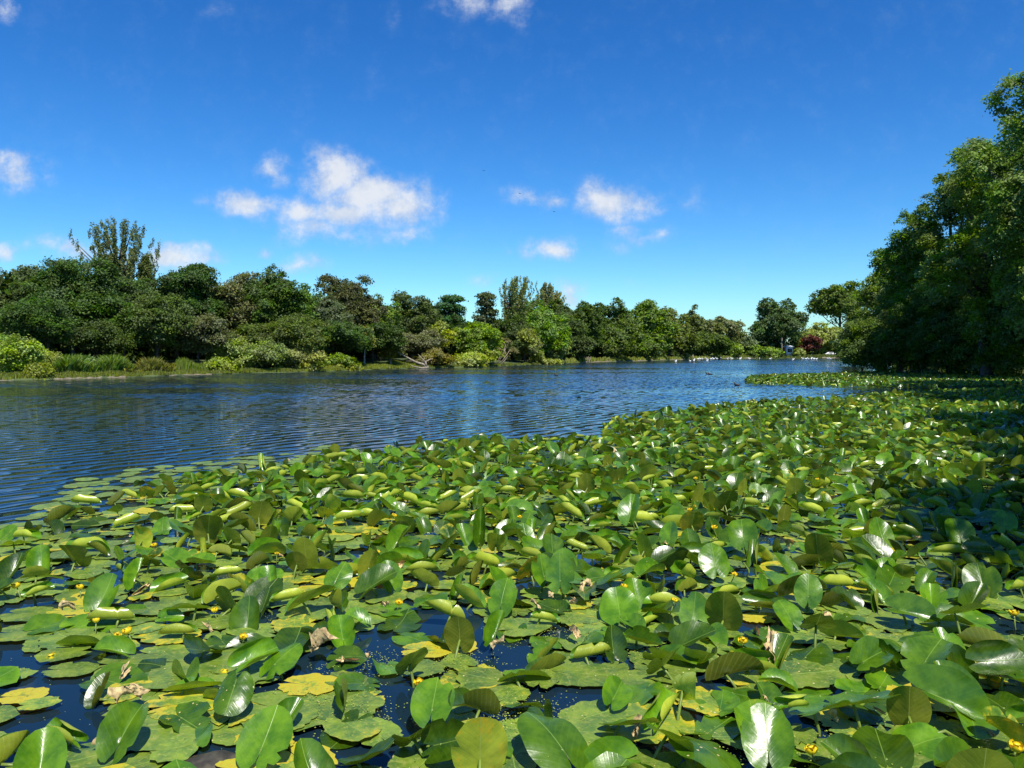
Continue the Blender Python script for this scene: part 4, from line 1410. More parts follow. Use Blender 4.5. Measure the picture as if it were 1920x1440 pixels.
# hand-placed leaves: px, py, h, L, yaw, pitch, roll, extras, label
HERO = [
    (490, 1405, .14, .42, 12, 52, 0, dict(ruffle=.01, bri=.75), 'bright round lily leaf standing up at the bottom, palest midrib'),
    (900, 1425, .16, .44, 176, 82, 4, dict(yel=.22, bri=.8, bend=-.3), 'yellow olive leaf showing its lit underside at the bottom edge'),
    (1055, 1405, .14, .56, -38, 46, 0, dict(bri=.42, curl=-.4), 'large dark green pointed leaf with pale midrib at the bottom'),
    (810, 1330, .20, .42, 4, 38, 0, dict(bri=.72), 'heart shaped leaf tilted to the viewer above a dark gap'),
    (862, 1200, .16, .36, 188, 80, 0, dict(bri=.25), 'upright leaf showing its dark ribbed olive underside and stalk'),
    (925, 1195, .12, .38, 28, 58, 10, dict(fold=50, bri=.7), 'narrow folded bright leaf beside the dark ribbed one'),
    (768, 1245, .18, .34, 140, 75, 0, dict(yel=.1, bri=.45), 'pointed olive underside of a leaf above the orange patch'),
    (965, 1268, .08, .44, 78, 8, -24, dict(curl=1.2, bri=.7), 'long glossy leaf with a bright streak lying over the pads'),
    (940, 1130, .12, .36, 20, 55, 0, dict(bri=.7), 'clean green leaf held up like a shield above a yellow patch'),
    (1012, 1160, .12, .28, 100, -6, 0, dict(curl=4.6, bri=.9), 'pale lime leaf rolled into a plump pod'),
    (1050, 1088, .20, .36, 2, 70, 0, dict(fold=14, bri=.6), 'glossy upright leaf with a white streak down its fold'),
    (1020, 1080, .18, .32, -28, 60, 0, dict(bri=.6), 'upright green leaf directly behind the streaked glossy one'),
    (140, 1207, .07, .40, 82, 3, -30, dict(curl=.8, bri=.75), 'broad smooth green leaf over the dark open water'),
    (568, 1130, .13, .46, 55, 16, -20, dict(curl=1.4, bri=.65), 'long glossy leaf folded along a shining ridge'),
    (368, 1140, .10, .34, 250, 6, 22, dict(bri=.6), 'arrow shaped leaf with two points facing the dark water'),
    (310, 1158, .08, .26, 92, 4, 35, dict(curl=2.2, bri=.8), 'half turned leaf showing a lime underside over shade'),
    (620, 1158, .12, .28, 150, -42, 0, dict(curl=5.5, bri=.8), 'thin rolled tube leaf leaning over the pads'),
    (630, 1088, .12, .32, 20, 42, 10, dict(bri=.65), 'oval green leaf propped up beside a yellow flower'),
    (68, 1080, .16, .36, 82, 4, -34, dict(curl=1.2, bri=.6), 'glossy oval leaf with a reflecting rim near the left edge'),
    (62, 1112, .12, .26, 60, 14, 30, dict(curl=4.5, bri=.95), 'pale rolled leaf under the glossy oval leaf'),
    (266, 1014, .14, .30, 185, 84, 10, dict(yel=.24, bri=1.0, curl=1.5), 'upright yellow leaf standing at the edge of open water'),
    (282, 1050, .12, .32, 170, 40, 0, dict(bri=.25, curl=-1.2), 'dark crumpled leaf at the foot of the yellow upright one'),
    (462, 1240, .16, .40, 48, 22, 32, dict(curl=3.2, bri=.85), 'pale folded leaf half rolled beside a dark gap'),
    (515, 1245, .15, .38, 40, 44, 6, dict(bri=.7), 'smooth green leaf facing the pale folded one'),
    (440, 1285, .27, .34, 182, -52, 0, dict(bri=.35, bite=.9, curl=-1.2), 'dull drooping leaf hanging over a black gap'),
    (345, 1292, .08, .42, 80, 4, -16, dict(curl=1.5, bri=.8), 'narrow glossy leaf lying above the orange patch'),
    (225, 1390, .14, .42, 8, 56, 10, dict(fold=38, bri=.45, yel=.06), 'upright half folded leaf near the bottom left'),
    (1140, 1090, .12, .40, 66, 14, -18, dict(bri=.45, curl=.8), 'dusky leaf curved like a boat right of the streaked one'),
    (1310, 1395, .16, .50, 140, -4, -12, dict(bri=.45, bite=1.0, curl=-.5), 'big leaf with tan bites close to the bottom edge'),
    (1250, 1380, .17, .42, 172, 20, -40, dict(bri=.5, curl=-1.0), 'dark curled leaf left of the big bitten leaf'),
    (1600, 1320, .22, .52, 76, 2, -22, dict(curl=.9, bri=.5, bite=.8), 'largest glossy leaf with white shine and two bites'),
    (1525, 1335, .17, .44, 66, 4, -20, dict(curl=.6, bri=.75), 'broad bright green leaf overlapping the largest glossy one'),
    (1280, 1295, .22, .36, 160, 30, -75, dict(curl=2.4, bri=1.0), 'lime coloured leaf turned on edge with a clear midrib'),
    (1475, 1318, .26, .26, 75, 0, 50, dict(curl=4.5, bri=.95), 'pale ribbed rolled leaf on a bent stalk'),
    (1440, 1405, .14, .42, 12, 62, 0, dict(bri=.6), 'green leaf rising from the bottom edge with a straight midrib'),
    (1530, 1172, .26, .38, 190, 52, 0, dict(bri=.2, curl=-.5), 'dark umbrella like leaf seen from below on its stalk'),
    (1482, 1160, .16, .34, -12, 52, 0, dict(bri=.7), 'round pale green leaf left of the dark umbrella leaf'),
    (1515, 1118, .16, .30, 24, 60, 0, dict(bri=.65), 'oval upright leaf above the dark umbrella leaf'),
    (1418, 1132, .10, .36, 96, -8, 30, dict(curl=3.4, bri=.4), 'olive pod like leaf above an orange scrap'),
    (1735, 1240, .26, .46, 50, 34, -10, dict(curl=1.1, bri=.5), 'glossy arched leaf with a wide grey shine'),
    (1850, 1240, .28, .40, 100, 10, 50, dict(curl=2.0, bri=.2), 'dark folded leaf right of the wide grey shine'),
    (1745, 1300, .20, .56, 130, -14, 30, dict(fold=30, bri=.6), 'long folded leaf running down to the lower right'),
    (1820, 1345, .14, .40, 200, 6, -20, dict(bri=.7, curl=.8), 'bright heart shaped leaf near the lower right'),
    (1880, 1270, .16, .52, 110, -6, -16, dict(bri=.6), 'flat broad leaf cut by the right edge'),
    (1790, 1150, .18, .42, 90, 4, -30, dict(curl=.8, bri=.55, bite=.8), 'pale shining leaf with small bites right of centre'),
    (1885, 985, .22, .36, 20, 42, -6, dict(bri=.9, curl=.5), 'white shining leaf catching the sun at the right edge'),
    (1182, 965, .24, .42, 24, 60, -10, dict(fold=36, bri=.75), 'two winged leaf flashing white in the middle distance'),
    (900, 1000, .20, .42, 8, 78, 10, dict(fold=52, bri=.5), 'sharply folded upright leaf with a silver face'),
    (390, 1000, .14, .44, 150, 70, 0, dict(bri=.25, yel=.05), 'big ribbed leaf seen from behind with a thin stalk'),
    (379, 1030, .10, .20, 180, 84, 0, dict(curl=4.0, bri=1.0), 'small pale pod standing below the big ribbed leaf'),
    (490, 873, .22, .38, -30, 60, 0, dict(curl=5.0, bri=.9), 'highest rolled leaf pointing up at the edge of the water'),
    (640, 855, .14, .34, 95, 6, 10, dict(curl=4.4, bri=.8), 'plump rolled leaf furthest out beside open water'),
    (554, 950, .14, .40, 120, -14, 0, dict(curl=4.4, bri=.95), 'lime rolled leaf left of the pale pod cluster'),
    (617, 952, .16, .40, 150, 40, -50, dict(curl=2.0, bri=1.0), 'broad lime underside turned to the light'),
    (722, 935, .18, .44, 60, 14, 20, dict(curl=4.2, bri=.95), 'long lime pod leaning upward in the pod cluster'),
    (765, 937, .14, .40, 120, -10, 0, dict(curl=4.4, bri=.95), 'lime pod sloping down right of the long one'),
    (832, 936, .16, .36, 62, 14, 0, dict(curl=4.6, bri=.9), 'lime pod at the right end of the cluster'),
    (800, 950, .12, .36, 110, -6, 0, dict(curl=4.2, bri=.95), 'lime pod in front of the right end of the cluster'),
    (645, 972, .12, .40, 75, 8, 0, dict(curl=4.2, bri=.9), 'horizontal lime pod above the orange leaf'),
    (688, 966, .12, .34, 95, 0, 0, dict(curl=4.2, bri=.95), 'short lime pod next to the horizontal one'),
    (1057, 942, .16, .36, 140, -30, 0, dict(curl=4.8, bri=1.0), 'lime pod tilted steeply right of the yellow flowers'),
    (1105, 948, .13, .36, 75, 6, 0, dict(curl=4.6, bri=.95), 'lime pod lying right of the steep one'),
    (1252, 941, .13, .42, 92, 0, 0, dict(curl=4.6, bri=1.0), 'longest horizontal pale lime pod'),
    (745, 1020, .15, .40, 36, 40, 10, dict(fold=44, bri=.6), 'folded leaf with a lit crease left of the silver faced one'),
    (1393, 1010, .22, .38, 10, 62, 0, dict(bri=.55, curl=.8), 'grey shining leaf standing tall right of centre'),
    (1412, 1045, .22, .32, 28, 58, 0, dict(curl=4.2, bri=.35), 'dark olive pod leaf upright on a pale stalk'),
    (1342, 1062, .18, .36, -8, 56, 0, dict(bri=.6), 'round dark leaf facing the viewer left of the olive pod'),
    (930, 1022, .12, .30, 175, 60, 0, dict(curl=1.6, bri=.5), 'small olive hood shaped leaf right of the silver faced one'),
    (1295, 1040, .14, .36, 96, 0, 24, dict(curl=2.4, bri=.35), 'dark boat shaped leaf left of the round facing leaf'),
    (1690, 1145, .14, .40, 120, -4, 30, dict(fold=34, bri=.5), 'narrow leaf folded lengthwise above dark water'),
    (1620, 1240, .14, .42, 62, 18, 34, dict(fold=40, bri=.45), 'dark pointed leaf aimed to the upper right'),
    (1560, 1060, .15, .40, 70, 14, -26, dict(bri=.55), 'mottled leaf tilted over the blue gaps'),
    (1655, 1010, .14, .38, -6, 54, 0, dict(bri=.6), 'upright fan shaped green leaf in the right middle distance'),
    (1800, 1005, .16, .38, 12, 46, 0, dict(bri=.7, bite=1.0), 'round leaf with many yellow specks near the right'),
    (1825, 1032, .16, .32, 96, 0, 30, dict(curl=2.0, bri=.2), 'dark hood shaped leaf under the yellow specked leaf'),
    (25, 1020, .12, .34, 80, 6, -20, dict(bri=.8), 'bright leaf cut by the left edge beside open water'),
    (44, 1006, .12, .30, 95, 0, 0, dict(curl=4.0, bri=.9), 'green pod resting behind the bright left edge leaf'),
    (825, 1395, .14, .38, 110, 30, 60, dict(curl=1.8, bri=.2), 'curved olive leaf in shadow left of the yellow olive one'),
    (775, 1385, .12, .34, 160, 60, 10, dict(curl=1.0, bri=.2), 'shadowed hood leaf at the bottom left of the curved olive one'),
    (1160, 1360, .13, .40, 96, 6, -26, dict(bri=.5), 'dark green leaf overlapping the yellow patches'),
    (1150, 1310, .12, .30, 30, 30, 30, dict(fold=30, bri=.7), 'small arrow leaf beside the blue gap'),
]
# floating leaves placed by hand: px, py, L, yaw, yel, bri, label
HFLOAT = [
    (270, 1370, .60, 75, .12, .6, 'large ragged floating pad at the lower left'),
    (330, 1320, .50, 60, .42, .7, 'half orange floating pad, the brightest orange patch'),
    (565, 1282, .36, 100, .5, .7, 'decaying pad with an orange centre'),
    (785, 1218, .34, 90, .46, .8, 'yellow blotched pad behind the heart shaped leaf'),
    (350, 1240, .62, 85, .06, .5, 'long floating pad pointing across the dark water'),
    (300, 1270, .42, 95, .10, .5, 'floating pad under the narrow glossy leaf'),
    (30, 1305, .26, 80, .52, .4, 'sunken brown yellow scrap in open water at the left'),
    (60, 1320, .22, 70, .30, .8, 'small yellow green scrap beside the sunken brown one'),
    (80, 1440, .50, 60, .08, .5, 'floating pad cut by the bottom left corner'),
    (120, 1255, .34, 90, .02, .5, 'small pad under the smooth leaf at the left'),
    (10, 1266, .26, 80, .0, .7, 'smooth pad cut by the left edge in open water'),
    (630, 1000, .50, 90, .5, .9, 'bright orange yellow sunlit pad below the pod cluster'),
    (1410, 1158, .26, 100, .6, .9, 'small pure yellow pad above the small yellow bloom'),
    (1180, 1355, .56, 80, .34, .6, 'big yellowing pad right of the dark pointed leaf'),
    (1050, 1130, .40, 90, .40, .8, 'yellow streaked pad under the streaked glossy leaf'),
    (1150, 1195, .62, 70, .06, .5, 'wide floating pad strewn with specks in the centre'),
    (1060, 1260, .48, 100, .03, .5, 'scalloped pad left of the blue gap'),
    (1180, 1275, .42, 92, .0, .5, 'clean oval pad alone in the blue gap'),
    (1100, 1345, .44, 60, .2, .6, 'mottled pad below the blue gap'),
    (620, 1320, .44, 95, .14, .5, 'mottled pad right of the drooping leaf'),
    (510, 1325, .62, 110, .02, .6, 'broad green pad behind the bright round leaf'),
    (1660, 1400, .60, 85, .24, .5, 'wide dull pad with an orange corner at the lower right'),
    (1560, 1420, .50, 70, .14, .5, 'dull pad at the bottom edge right of centre'),
    (1650, 1200, .40, 100, .30, .6, 'serrated pad with a yellow rim on the right'),
    (430, 1440, .24, 90, .6, .8, 'orange scrap cut by the bottom edge'),
    (120, 1145, .34, 95, .44, .8, 'pad with yellow tips over black water at the left'),
    (1000, 1010, .30, 90, .5, .8, 'small orange patch among pads in the middle'),
    (1480, 1265, .5, 80, .1, .5, 'dull pad under the pale rolled leaf'),
    (30, 1185, .46, 85, .2, .5, 'pale decaying pad at the left edge'),
    (40, 1150, .40, 100, .12, .5, 'yellowish pad above the decaying one at the left edge'),
]
hi = 0
for (px, py, h, L, yaw, pitch, roll, ex, lab) in HERO:
    hi += 1
    L *= .9
    if py > 1150:
        L *= .88
        h *= .7
        if abs(pitch) < 76:
            pitch *= .70
    ex.setdefault('ruffle', .05)
    if 'curl' not in ex:
        ex['curl'] = rng.uniform(-.5, .9)
    ex.setdefault('bend', rng.uniform(-.9, .5))
    ex.setdefault('side', rng.uniform(-.4, .8) if ex['curl'] < 3 else 0)
    p = g(px, py, h)
    spec(p.x, p.y, h, L, yaw, pitch, roll, seed=1000 + hi, label=lab, **ex)
for (px, py, L, yaw, yel, bri, lab) in HFLOAT:
    hi += 1
    z = .022 + .0005 * (hi % 30)
    p = g(px, py, z)
    spec(p.x, p.y, z, L, yaw, rng.uniform(-.8, .8), rng.uniform(-.8, .8), ruffle=.012, kind='float', yel=(yel - .06) * .85, bri=bri, bite=.5, seed=1000 + hi, label=lab)
heroes = [(s['x'], s['y'], s['kind']) for s in lily_specs]

# patch outlines on the water, from the photo's edge of the pads
EDGE = [(-500, 1060), (-200, 1020), (0, 1003), (70, 985), (110, 955), (160, 922), (300, 896), (440, 885), (520, 872), (620, 848), (700, 842), (800, 824), (960, 815), (1060, 817), (1125, 812),
        (1140, 782), (1180, 772), (1300, 758), (1420, 744), (1560, 738), (1640, 730), (1700, 727), (1800, 722), (1925, 715)]
patch1 = [g(a, b + (12 if a > 1130 else 13 if a > 500 else 10 if a > 120 else 4))[:2] for a, b in EDGE] + [(41, 55), (33.5, 44), (26.5, 33), (20.5, 22), (15.5, 14), (10.5, 6), (6, 1.8), (-4, 1.8), (-8, 3)]
STRIP = [(1397, 717), (1402, 708), (1440, 704.5), (1560, 701.5), (1700, 700), (1850, 701), (1990, 704), (1990, 717), (1850, 723), (1700, 730), (1640, 728.5), (1560, 725), (1480, 722), (1410, 722)]
patch2 = [g(a, b if b < 710 else b + 1)[:2] for a, b in STRIP]


def inpoly(P_, x, y):
    c = False
    n = len(P_)
    j = n - 1
    for i in range(n):
        if (P_[i][1] > y) != (P_[j][1] > y) and x < (P_[j][0] - P_[i][0]) * (y - P_[i][1]) / (P_[j][1] - P_[i][1]) + P_[i][0]:
            c = not c
        j = i
    return c


HOLES = [[(-40, 1225), (200, 1235), (185, 1300), (165, 1350), (60, 1400), (-40, 1420)], [(20, 1120), (150, 1110), (160, 1175), (70, 1180)], [(1080, 1255), (1215, 1250), (1235, 1300), (1040, 1330), (1020, 1290)],
         [(380, 1400), (430, 1390), (430, 1440), (330, 1440)], [(560, 1380), (700, 1370), (720, 1440), (560, 1440)], [(455, 1300), (490, 1320), (470, 1350), (420, 1340)],
         [(1060, 1290), (1100, 1280), (1120, 1330), (1060, 1345)], [(1820, 1160), (1900, 1160), (1920, 1200), (1830, 1200)], [(560, 1215), (600, 1215), (600, 1250), (540, 1260)]]
HOLES = [[g(a, b)[:2] for a, b in h] for h in HOLES]


def vnoise(x, y, s, o=0):
    return .5 + .25 * (math.sin(x * s + o) * math.cos(y * s * .9 + o * 2) + math.sin(x * s * 2.3 + 1.3 + o) * math.sin(y * s * 1.9 + .4))


class Hash:
    def __init__(s, c):
        s.c, s.d = c, {}

    def ok(s, x, y, r):
        i, j = int(math.floor(x / s.c)), int(math.floor(y / s.c))
        for a in (-1, 0, 1):
            for b in (-1, 0, 1):
                for (u, v_) in s.d.get((i + a, j + b), ()):
                    if (u - x) ** 2 + (v_ - y) ** 2 < r * r:
                        return False
        return True

    def add(s, x, y):
        s.d.setdefault((int(math.floor(x / s.c)), int(math.floor(y / s.c))), []).append((x, y))


hf, hr = Hash(.3), Hash(.3)
for (x, y, k) in heroes:
    (hf if k == 'float' else hr).add(x, y)
sd = 5000
# floating pads of the main patch, near part only (far ones are hidden by the raised leaves)
for t in range(30000):
    y = 1.8 + 34 * rng.random() ** 1.4
    x = rng.uniform(-.80 * y - 1.5, .80 * y + 1.5)
    r = .20 if y < 14 else .32
    if not inpoly(patch1, x, y) or not hf.ok(x, y, r):
        continue
    if any(inpoly(h, x, y) for h in HOLES):
        continue
    if vnoise(x, y, 2.1, 3) < .30 + (.10 if (y < 6 and x < 1) else 0):
        continue
    hf.add(x, y)
    sd += 1
    yel = rng.choice([-.05, .05, .14, .22, .34, .48], p=[.24, .26, .20, .15, .10, .05])
    z = .008 + .030 * rng.random()
    spec(x, y, z, rng.uniform(.24, .46), rng.uniform(0, 360), rng.uniform(-2.2, 2.2), rng.uniform(-2.2, 2.2), ruffle=rng.uniform(.008, .035), kind='float',
         yel=yel - .06, bri=rng.uniform(.35, .75), bite=rng.uniform(.1, .9), seed=sd)
# thin fringe of half sunken pads out into the lake
for t in range(160):
    px = rng.uniform(20, 620)
    py = np.interp(px, [0, 70, 160, 300, 520, 620], [1000, 975, 915, 890, 868, 850]) + rng.uniform(-16, 12)
    p = g(px, py)
    if not hf.ok(p.x, p.y, .2):
        continue
    hf.add(p.x, p.y)
    sd += 1
    spec(p.x, p.y, .006 + .006 * rng.random(), rng.uniform(.28, .45), rng.uniform(0, 360), 0, 0, ruffle=.004, kind='float', yel=rng.uniform(-.05, .2), bri=rng.uniform(.4, .7), bite=.5, seed=sd)


def raised(x, y, far):
    global sd
    sd += 1
    kind = rng.choice(['up', 'tilt', 'low', 'fold', 'pod', 'under'], p=[.11, .25, .25, .23, .12, .04] if y > 6 else [.07, .24, .31, .24, .09, .05])
    L = rng.uniform(.22, .38)
    h = rng.uniform(.03, .11) if y > 6 else rng.uniform(.02, .085)
    yaw = rng.uniform(0, 360)
    b = rng.uniform(.05, .90)
    bt_ = rng.uniform(0, .7) if rng.random() < .5 else 0
    yel = rng.choice([-.1, 0, .08, .2], p=[.6, .25, .10, .05])
    if kind == 'up':
        spec(x, y, h, L, rng.normal(5, 50), rng.uniform(32, 66), rng.uniform(-25, 25), fold=rng.uniform(0, 30), curl=rng.uniform(-.6, 2.0), bend=rng.uniform(-1, .8), side=rng.uniform(-.5, 1.5), yel=yel, bri=b, bite=bt_, seed=sd)
    elif kind == 'tilt':
        spec(x, y, h, L, yaw, rng.uniform(8, 34), rng.uniform(-30, 30), fold=rng.uniform(0, 24), curl=rng.uniform(-.8, 2.2), bend=rng.uniform(-1.0, 1.0), ruffle=.06, side=rng.uniform(-.6, 1.2), yel=yel, bri=b, bite=bt_, seed=sd)
    elif kind == 'low':
        spec(x, y, h * .6, L * 1.1, yaw, rng.uniform(-12, 12), rng.uniform(-16, 16), fold=0, curl=rng.uniform(-.9, 1.2), bend=rng.uniform(-.8, .6), ruffle=.07, side=rng.uniform(-.5, 1.0), yel=yel, bri=b, bite=bt_, seed=sd)
    elif kind == 'fold':
        spec(x, y, h, L, yaw, rng.uniform(-10, 50), rng.uniform(-30, 30), fold=rng.uniform(28, 60), curl=rng.uniform(0, 2.2), bend=rng.uniform(-.9, .7), yel=yel, bri=b, bite=bt_, seed=sd)
    elif kind == 'pod':
        h = max(h, .06)
        spec(x, y, h, L * 1.0, rng.choice([90, 270]) + rng.normal(0, 35), rng.uniform(-18, 30), rng.uniform(-30, 30), curl=rng.uniform(3.2, 5.0), bri=rng.uniform(.6, 1.0), bite=0, seed=sd)
    else:
        spec(x, y, h + .03, L, rng.normal(180, 45), rng.uniform(45, 85), rng.uniform(-15, 15), fold=rng.uniform(0, 20), curl=rng.uniform(-1, 1), yel=yel + .03, bri=rng.uniform(.2, .6), bite=bt_, seed=sd)


for t in range(60000):
    y = 1.9 + 44 * rng.random() ** 1.25
    x = rng.uniform(-.80 * y - 1.5, .80 * y + 2)
    if not inpoly(patch1, x, y):
        continue
    px, py, _ = proj(x, y, 0)
    lx = px / 1920
    if y < 4.6:
        dn = .30 + .30 * (lx > .55)
    elif y < 6.5:
        dn = .44 + .36 * (lx > .52)
    elif y < 9:
        dn = .55 + .3 * (lx > .4)
    else:
        dn = .95
    if px < 330 and y < 16:
        dn *= .30
    elif px < 560 and y > 9:
        dn *= .6
    r = (.165 if y > 9 else .19) if dn > .5 else .23
    if y > 20:
        r = .19
    if y > 30:
        r = .22
    if rng.random() > dn or vnoise(x, y, 1.3, 8) < .28 * (1.25 - dn * .8):
        continue
    if any(inpoly(h, x, y) for h in HOLES) or not hr.ok(x, y, r):
        continue
    hr.add(x, y)
    raised(x, y, False)
for t in range(30000):
    y = rng.uniform(44, 80)
    x = rng.uniform(14, 48)
    if inpoly(patch2, x, y) and hr.ok(x, y, .23):
        hr.add(x, y)
        raised(x, y, True)

# which leaves show largest: those become things of their own
N_THINGS = 296


def score(s):
    px, py, d = proj(s['x'], s['y'], s['h'])
    if not (-20 < px < 1940 and 600 < py < 1445):
        return 0
    w_ = 1.0 if s['kind'] != 'float' else .62
    sz = s['L'] / d * F_PX * w_
    if s['hero']:
        sz *= 3
    return sz


lily_specs.sort(key=lambda s: -score(s))


def where(px, py):
    xs_ = ['far left', 'left', 'left of centre', 'centre', 'right of centre', 'right', 'far right']
    ys_ = [(1390, 'bottom edge'), (1320, 'lowest rows'), (1250, 'low front'), (1180, 'front'), (1110, 'front middle'), (1040, 'middle'), (960, 'upper middle'), (0, 'back')]
    a = xs_[min(6, max(0, int(px / 1920 * 7)))]
    b = next(n_ for v_, n_ in ys_ if py >= v_)
    return b + ', ' + a


def describe(s):
    yel = s['yel']
    if s['kind'] == 'float':
        c = 'yellow blotched' if yel > .26 else 'yellow edged' if yel > .18 else 'faintly spotted' if yel > .06 else ('dull green' if s['bri'] < .5 else 'clean green')
        zz = 'small' if s['L'] < .36 else 'broad' if s['L'] > .44 else 'oval'
        return '%s %s floating pad' % (zz, c)
    sh = 'lime' if s['curl'] > 3 else ('pale green' if s['bri'] > .68 else 'mid green' if s['bri'] > .5 else 'dark green')
    if yel > .15:
        sh = 'yellowish'
    yw = s['yaw'] % 360
    side = 'away' if (yw < 45 or yw > 315) else 'right' if yw < 135 else 'forward' if yw < 225 else 'left'
    if s['curl'] > 3:
        po = 'rolled pod leaf'
    elif s['fold'] > 26:
        po = 'folded leaf'
    elif s['pitch'] > 44:
        po = 'upright leaf'
    elif s['pitch'] > 12:
        po = 'tilted leaf'
    else:
        po = 'low spread leaf'
    bt_ = 'bitten ' if s['bite'] > .45 else ''
    return '%s%s %s pointing %s' % (bt_, sh, po, side)


things = lily_specs[:N_THINGS]
rest = lily_specs[N_THINGS:]
byl = {}
for s in things:
    px, py, _ = proj(s['x'], s['y'], s['h'])
    s['px'], s['py'] = px, py
    if not s['label']:
        s['label'] = describe(s) + ', ' + where(px, py)
        byl.setdefault(s['label'], []).append(s)
for lab, ss in byl.items():
    if len(ss) > 1:
        ss.sort(key=lambda q: q['px'])
        nm_ = ['leftmost', 'second', 'third', 'fourth', 'fifth', 'sixth', 'seventh'] if len(ss) > 2 else ['left one', 'right one']
        for i, s in enumerate(ss):
            s['label'] = lab + (', %s of %d' % (nm_[min(i, 6)], len(ss)) if len(ss) > 2 else ', ' + nm_[i])


def stem_points(s):
    h = s['h']
    rs = np.random.default_rng(s['seed'] + 9)
    Rm = rotm(s['yaw'], s['pitch'], s['roll'])
    n_ = Rm @ np.array([0, 0, 1.0])
    dx, dy_ = -n_[0] * .10 + rs.normal() * .02, -n_[1] * .10 + rs.normal() * .02
    n_ = n_ * (1 if n_[2] > 0 else -1)
    return [(0, 0, 0), (dx * .4, dy_ * .4, -h * .3), (dx * .9, dy_ * .9, -h * .75), (dx, dy_, -h - .06)]


for s in things:
    fl = s['kind'] == 'float'
    G = Geo()
    build_leaf_geo(G, s, 44 if fl else 34, 5 if fl else 7, at_origin=(0, 0, 0))
    loc = (s['x'], s['y'], s['h'])
    if fl:
        o = G.build('floating_leaf', M_PAD, None, True, loc=loc)
        tag(o, s['label'], 'lily pad', 'floating lily pads')
    else:
        r_ = empty('lily_leaf', loc)
        tag(r_, s['label'], 'lily leaf', 'raised lily leaves')
        G.build('blade', M_LEAF, r_, True)
        st = Geo()
        st.tube(stem_points(s), [.0075, .0085, .009, .009], 7)
        st.build('stem', M_STEM, r_, True)

Gf, Gr, Gs = Geo(), Geo(), Geo()
for s in rest:
    d = math.hypot(s['x'], s['y'])
    fl = s['kind'] == 'float'
    if d < 12:
        sg_, rg = (32, 4) if fl else (24, 5)
    elif d < 25:
        sg_, rg = (16, 2) if fl else (16, 3)
    else:
        sg_, rg = (10, 1) if fl else (12, 2)
    build_leaf_geo(Gf if fl else Gr, s, sg_, rg)
    if not fl and d < 22:
        o_ = np.array([s['x'], s['y'], s['h']])
        Gs.tube([tuple(np.array(q) + o_) for q in stem_points(s)], [.008, .008, .009, .009], 5, cap=False)
o = Gf.build('floating_leaves', M_PAD, None, True)
tag(o, 'many more floating lily pads crowded across the water', 'lily pads', kind='stuff')
o = Gr.build('raised_leaves', M_LEAF, None, True)
tag(o, 'mass of raised lily leaves stretching back to the far strip', 'lily leaves', kind='stuff')
o = Gs.build('leaf_stalks', M_STEM, None, True)
tag(o, 'thin green stalks under the mass of raised leaves', 'stalks', kind='stuff')


# ------------------------------------------------------------------ yellow water-lily flowers
def flower_geos():
    bloom, disc, stem = Geo(), Geo(), Geo()
    for k in range(5):
        a = 2 * math.pi * k / 5
        V, Q_ = [], []
        for i in range(6):
            f = i / 5
            ph = -1.35 + f * 1.75
            rr = .024 * math.cos(ph) + .002
            zz = .024 + .024 * math.sin(ph)
            wdt = .62 * math.sin(math.pi * min(1, f * .85 + .12)) + .05
            for j in range(5):
                t_ = a + (j / 4 - .5) * 2 * wdt
                r2 = rr * (1.0 + .05 * (k % 2))
                V.append((math.cos(t_) * r2, math.sin(t_) * r2, zz))
        for i in range(5):
            for j in range(4):
                Q_.append((i * 5 + j, i * 5 + j + 1, (i + 1) * 5 + j + 1, (i + 1) * 5 + j))
        bloom.add(V, Q_)
    disc.tube([(0, 0, .014), (0, 0, .030), (0, 0, .033)], [.008, .011, .014], 10)
    return bloom, disc


FLP = [(289, 1022), (221, 1036), (519, 1036), (32, 1097), (150, 1099), (189, 1085), (508, 1079), (403, 1142), (180, 1161), (219, 1189), (240, 1182), (97, 1230), (192, 1228), (420, 1259), (456, 1191),
       (1057, 1105), (747, 1128), (1264, 1123), (786, 1278), (1393, 1200), (1902, 1149), (1665, 1071), (1377, 1074), (1904, 1399), (1523, 1405), (1028, 920), (1009, 925), (1301, 948), (1294, 955),
       (1379, 893), (1305, 896), (1532, 898), (738, 966), (707, 1033), (1340, 988), (975, 968), (822, 874), (1170, 1098)]
FL_LAB = ['floating beside the yellow upright leaf', 'with spread petals left of the yellow upright leaf', 'between upright leaves in the upper left', 'at the left edge above the glossy oval leaf',
          'left of the dead curled leaf', 'tucked under a pad near the dead curled leaf', 'on a dark stalk left of the oval propped leaf', 'by the points of the arrow shaped leaf',
          'on a stalk above the smooth broad leaf', 'lower of two on thin dark stalks', 'upper of two on thin dark stalks', 'wet one below the smooth broad leaf', 'low one right of the smooth broad leaf',
          'bright one left of the pale folded leaf', 'small one in the shade of pads', 'in front of the streaked glossy leaf', 'small bud left of the clean shield leaf', 'on a short stalk right of the dusky boat leaf',
          'small one under the pointed olive underside', 'single one in the blue gap left of the dark umbrella leaf', 'open cup at the right edge', 'between dark leaves on the right', 'beside the dark olive pod leaf',
          'near the bottom right corner', 'green tinged bud at the bottom edge', 'right one of two above the steep lime pod', 'left one of two above the steep lime pod', 'upper of two right of the longest pod',
          'lower of two right of the longest pod', 'furthest right of a distant pair', 'furthest left of a distant pair', 'small distant one near the shade', 'next to the lime pod cluster',
          'low one left of the lit crease leaf', 'left of the grey shining leaf', 'above the silver faced leaf', 'among leaves behind the pod cluster', 'beside the dusky boat leaf']
f0 = None
